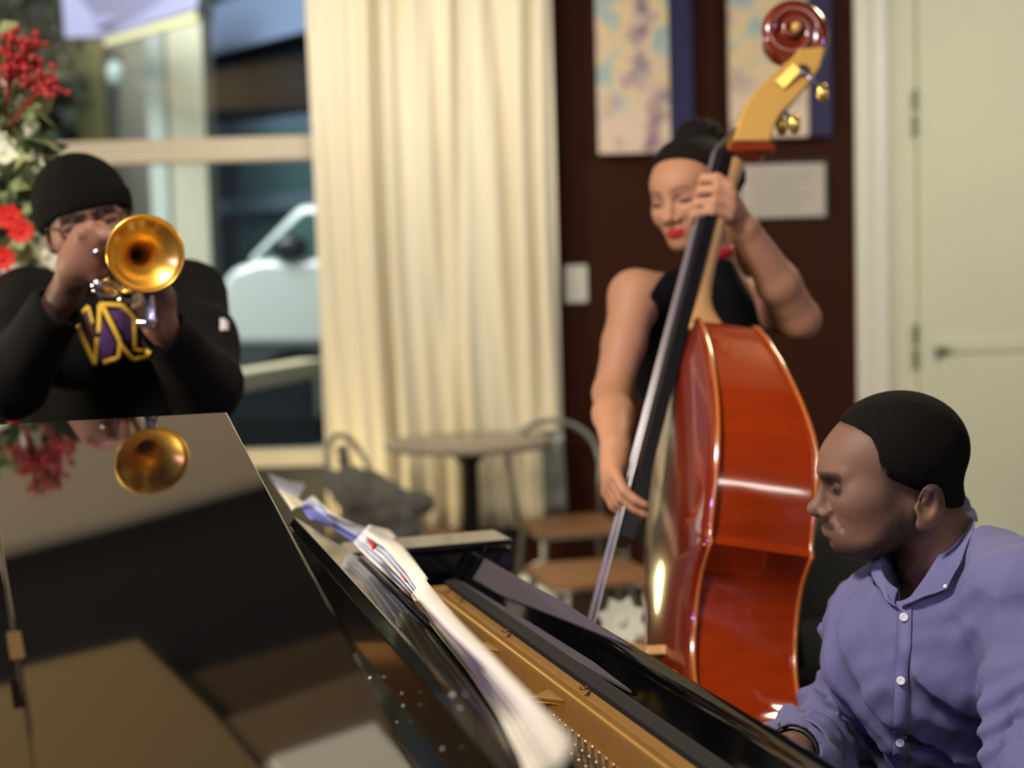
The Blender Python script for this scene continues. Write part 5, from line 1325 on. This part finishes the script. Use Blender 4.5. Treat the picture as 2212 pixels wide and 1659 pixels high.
# ------------------------------------------------------------------ flowers at the left edge
M_lf = mat('pale_green_leaf', (178, 190, 138), .6, noise=.35, nscale=30); M_lf2 = mat('dark_green_leaf', (66, 84, 46), .6, noise=.4)
M_wfl = mat('white_petal', (226, 226, 206), .7); M_red = mat('red_berry', (150, 26, 34), .35); M_redf = mat('scarlet_petal', (206, 26, 18), .6)
FC = V(aty(-22, 600, 3.2)[0], 3.2, 0)
fl = empty('flower_tree', (FC[0], FC[1], 0), 'tall flower tree of pale green leaves, white blossoms and red berries', 'flower arrangement')
def frad(z): return float(np.interp(z, [.55, 1.0, 1.5, 1.9, 2.05], [.24, .20, .155, .095, .03]))
def leafcloud(n, m, name, s0, s1):
    mb = MB()
    for _ in range(n):
        z = RNG.uniform(.6, 2.0); a = RNG.uniform(0, 2 * pi); r = frad(z) * RNG.uniform(.6, 1.08); c = V(FC[0] + r * cos(a), FC[1] + r * sin(a), z)
        d1 = unit(V(cos(a), sin(a), RNG.uniform(-.4, .8)) + RNG.normal(size=3) * .5); d2 = unit(np.cross(d1, RNG.normal(size=3))); s = RNG.uniform(s0, s1); nn = np.cross(d1, d2)
        mb.add([c, c + d1 * s * .5 + d2 * s * .28 + nn * s * .06, c + d1 * s, c + d1 * s * .5 - d2 * s * .28 + nn * s * .06], [(0, 1, 2, 3)])
    mb.build(name, m, fl, solid=.001)
leafcloud(900, M_lf, 'foliage', .05, .09); leafcloud(500, M_lf2, 'foliage', .05, .09)
MB().tube([(FC[0], FC[1], .2), (FC[0], FC[1], 1.9)], .02).build('stem', mat('bark', (62, 50, 38), .9), fl)
MB().lathe([(0, 0), (.14, 0), (.18, .3), (.19, .32), (.17, .32), (.16, .28), (0, .28)], (FC[0], FC[1], 0), (0, 0, 1), 28).build('pot', mat('dark_glazed_pot', (40, 36, 36), .3), fl, smooth=True)
def petals(c, out, r, n, m, name, par):
    mb = MB(); out = unit(out); a_ = unit(np.cross(out, V(.3, .2, .9))); b_ = np.cross(out, a_)
    for k in range(n):
        t = 2 * pi * k / n; d1 = a_ * cos(t) + b_ * sin(t); s1 = -a_ * sin(t) + b_ * cos(t)
        mb.add([c, c + d1 * r * .6 + s1 * r * .35 + out * r * .25, c + d1 * r + out * r * .35, c + d1 * r * .6 - s1 * r * .35 + out * r * .25], [(0, 1, 2, 3)])
    mb.ball(c + out * r * .1, r * .25, 6, 4)
    return mb.build(name, m, par, solid=.0012)
for _ in range(84):
    z = RNG.uniform(.62, 1.95); a = RNG.uniform(-pi, 0.6); r = frad(z) * 1.02; o_ = V(cos(a), sin(a), .2)
    petals(V(FC[0] + r * cos(a), FC[1] + r * sin(a), z), o_, RNG.uniform(.024, .042), 6, M_wfl, 'blossom', fl)
for px, py in ((20, 470), (45, 500), (15, 620), (5, 560), (48, 905), (30, 700)):
    petals(aty(px, py, 2.98), V(.3, -1, .2), .030, 8, M_redf, 'red_flower', fl)
for bx, by, n in ((40, 115, 46), (20, 150, 30), (92, 180, 40), (60, 100, 22)):
    c0 = aty(bx, by, 3.05); root = aty(10, by + 110, 3.12); mb = MB()
    mb.tube([root, c0], .004)
    for _ in range(n):
        q = c0 + RNG.normal(size=3) * .021; mb.ball(q, .0075, 7, 5); mb.tube([c0 - (c0 - root) * .15, q], .0012, 4)
    mb.build('berry_spray', M_red, fl, smooth=True)
MB().prism([aty(30, 880, 3.0), aty(70, 880, 3.0), aty(76, 960, 3.0), aty(50, 940, 3.0), aty(24, 962, 3.0)], (0, .01, 0)).build('ribbon', M_redf, fl, bevel=.002)

# ------------------------------------------------------------------ odds and ends in the room behind
jc = aty(815, 1085, 5.35)
def jacket(P):
    d = chain(P, [jc + V(-.17, 0, .10), jc + V(-.08, -.02, .05), jc + V(.08, -.03, -.02), jc + V(.17, -.02, -.01)], [.035, .085, .075, .045], .05)
    d = smin(d, ell(P, jc + V(-.03, 0, -.08), (.12, .07, .12)), .04); d = smin(d, chain(P, [jc + V(.06, -.05, 0), jc + V(.12, -.07, -.10), jc + V(.10, -.06, -.20)], [.045, .04, .035], .02), .03)
    return d + .010 * wob(P, 45, 5) + .006 * np.sin(P[:, 0] * 60 + P[:, 2] * 40)
tag(sdf_obj('jacket', jacket, jc - .32, jc + .3, .010, mat('grey_wool', (98, 98, 98), .9, noise=.3, nscale=20)), 'grey jacket draped on the cafe chair left of the table', 'jacket')
bc = aty(1168, 1262, 5.3)
def wbag(P):
    d = ell(P, V(bc[0], bc[1], .19), (.11, .09, .18)); return smax(d + .012 * wob(P, 40, 5), .012 - P[:, 2], .01)
tag(sdf_obj('paper_bag', wbag, (bc[0] - .16, bc[1] - .14, 0), (bc[0] + .16, bc[1] + .14, .42), .009, mat('crumpled_white_paper', (232, 234, 220), .7)), 'crumpled white bag standing on the floor under the chairs', 'bag')
# basket of white and dusty pink flowers on a low stool
fb = aty(1365, 1400, 3.5); fb = V(fb[0] - .05, 3.5, fb[2])
st = empty('stool', (fb[0], fb[1], 0), 'small black stool carrying the flower basket beside the bass', 'stool')
MB().lathe([(0, 0), (.15, 0), (.155, .02), (.15, .03), (0, .03)], V(fb[0], fb[1], fb[2] - .16), (0, 0, 1), 28).build('seat', mat('black_iron'), st, autos=True)
for k in range(4):
    a = pi / 4 + k * pi / 2; MB().tube([V(fb[0] + .1 * cos(a), fb[1] + .1 * sin(a), fb[2] - .16), V(fb[0] + .15 * cos(a), fb[1] + .15 * sin(a), 0)], .012).build('leg', mat('black_iron'), st)
bk = empty('flower_basket', V(fb[0], fb[1], fb[2] - .13), 'basket of white and dusty pink flowers beside the bass', 'flower basket')
MB().lathe([(0, 0), (.09, 0), (.13, .08), (.135, .085), (.12, .085), (0, .06)], V(fb[0], fb[1], fb[2] - .13), (0, 0, 1), 28).build('basket', mat('brown_wicker', (110, 74, 48), .8, noise=.5, nscale=60), bk, smooth=True)
M_pk = mat('dusty_pink_petal', (176, 120, 100), .7)
for k in range(34):
    a = RNG.uniform(0, 2 * pi); r = .15 * sqrt(RNG.uniform(0, 1)); c = V(fb[0] + r * cos(a), fb[1] + r * sin(a), fb[2] - .03 + .07 * (1 - (r / .15) ** 2) + RNG.uniform(-.01, .01))
    petals(c, V(cos(a) * .4, sin(a) * .4 - .5, 1), RNG.uniform(.03, .048), 7, M_wfl if k % 3 == 0 else M_pk, 'blossom', bk)
for px, py in ((1345, 1345), (1440, 1445)):
    petals(aty(px, py, 3.36), V(-.2, -1, .5), .062, 8, M_wfl, 'blossom', bk)
# backpack behind the pianist
pk = aty(1800, 1320, 3.6)
bp_ = empty('backpack', V(pk[0], pk[1], 0), 'dark grey backpack with metal buckles on a bench behind the pianist', 'backpack')
def pack(P):
    d = ell(P, pk, (.19, .12, .26)); return smax(d + .008 * wob(P, 28, 5), -(P[:, 2] - pk[2] + .22), .02)
sdf_obj('bag_body', pack, pk - V(.26, .2, .3), pk + V(.26, .2, .32), .010, mat('dark_grey_nylon', (58, 62, 60), .7, noise=.3, bump=.3, bscale=100), bp_)
def pock(P): return ell(P, pk + V(-.02, -.10, -.08), (.13, .06, .10)) + .005 * wob(P, 40, 5)
sdf_obj('pocket', pock, pk - V(.2, .2, .2), pk + V(.16, .02, .06), .009, mat('grey_green_nylon', (70, 76, 70), .7), bp_)
MB().tube([pk + V(-.10, -.09, .20), pk + V(-.13, -.15, .05), pk + V(-.12, -.16, -.10)], .012).build('strap', mat('black_leather'), bp_, smooth=True)
for dx, dz, r in ((-.05, -.02, .012), (-.03, .02, .012), (-.06, -.10, .018)):
    MB().lathe([(0, .004), (r, .003), (r * 1.1, 0), (r, -.003), (0, -.004)], pk + V(dx, -.165, dz), (0, -1, 0), 18).build('buckle', mat('silver', (210, 212, 220), .2, metal=1), bp_, smooth=True)
bn = empty('side_bench', V(pk[0], pk[1], 0), 'low dark bench carrying the grey backpack', 'bench'); zt_ = pk[2] - .225
MB().box((pk[0] - .3, pk[1] - .16, zt_ - .05), (pk[0] + .5, pk[1] + .18, zt_)).build('seat', mat('dark_walnut', (60, 44, 34), .5), bn, bevel=.006)
for dx in (-.26, .44):
    MB().box((pk[0] + dx, pk[1] - .12, 0), (pk[0] + dx + .04, pk[1] + .14, zt_ - .05)).build('leg', mat('dark_walnut'), bn)
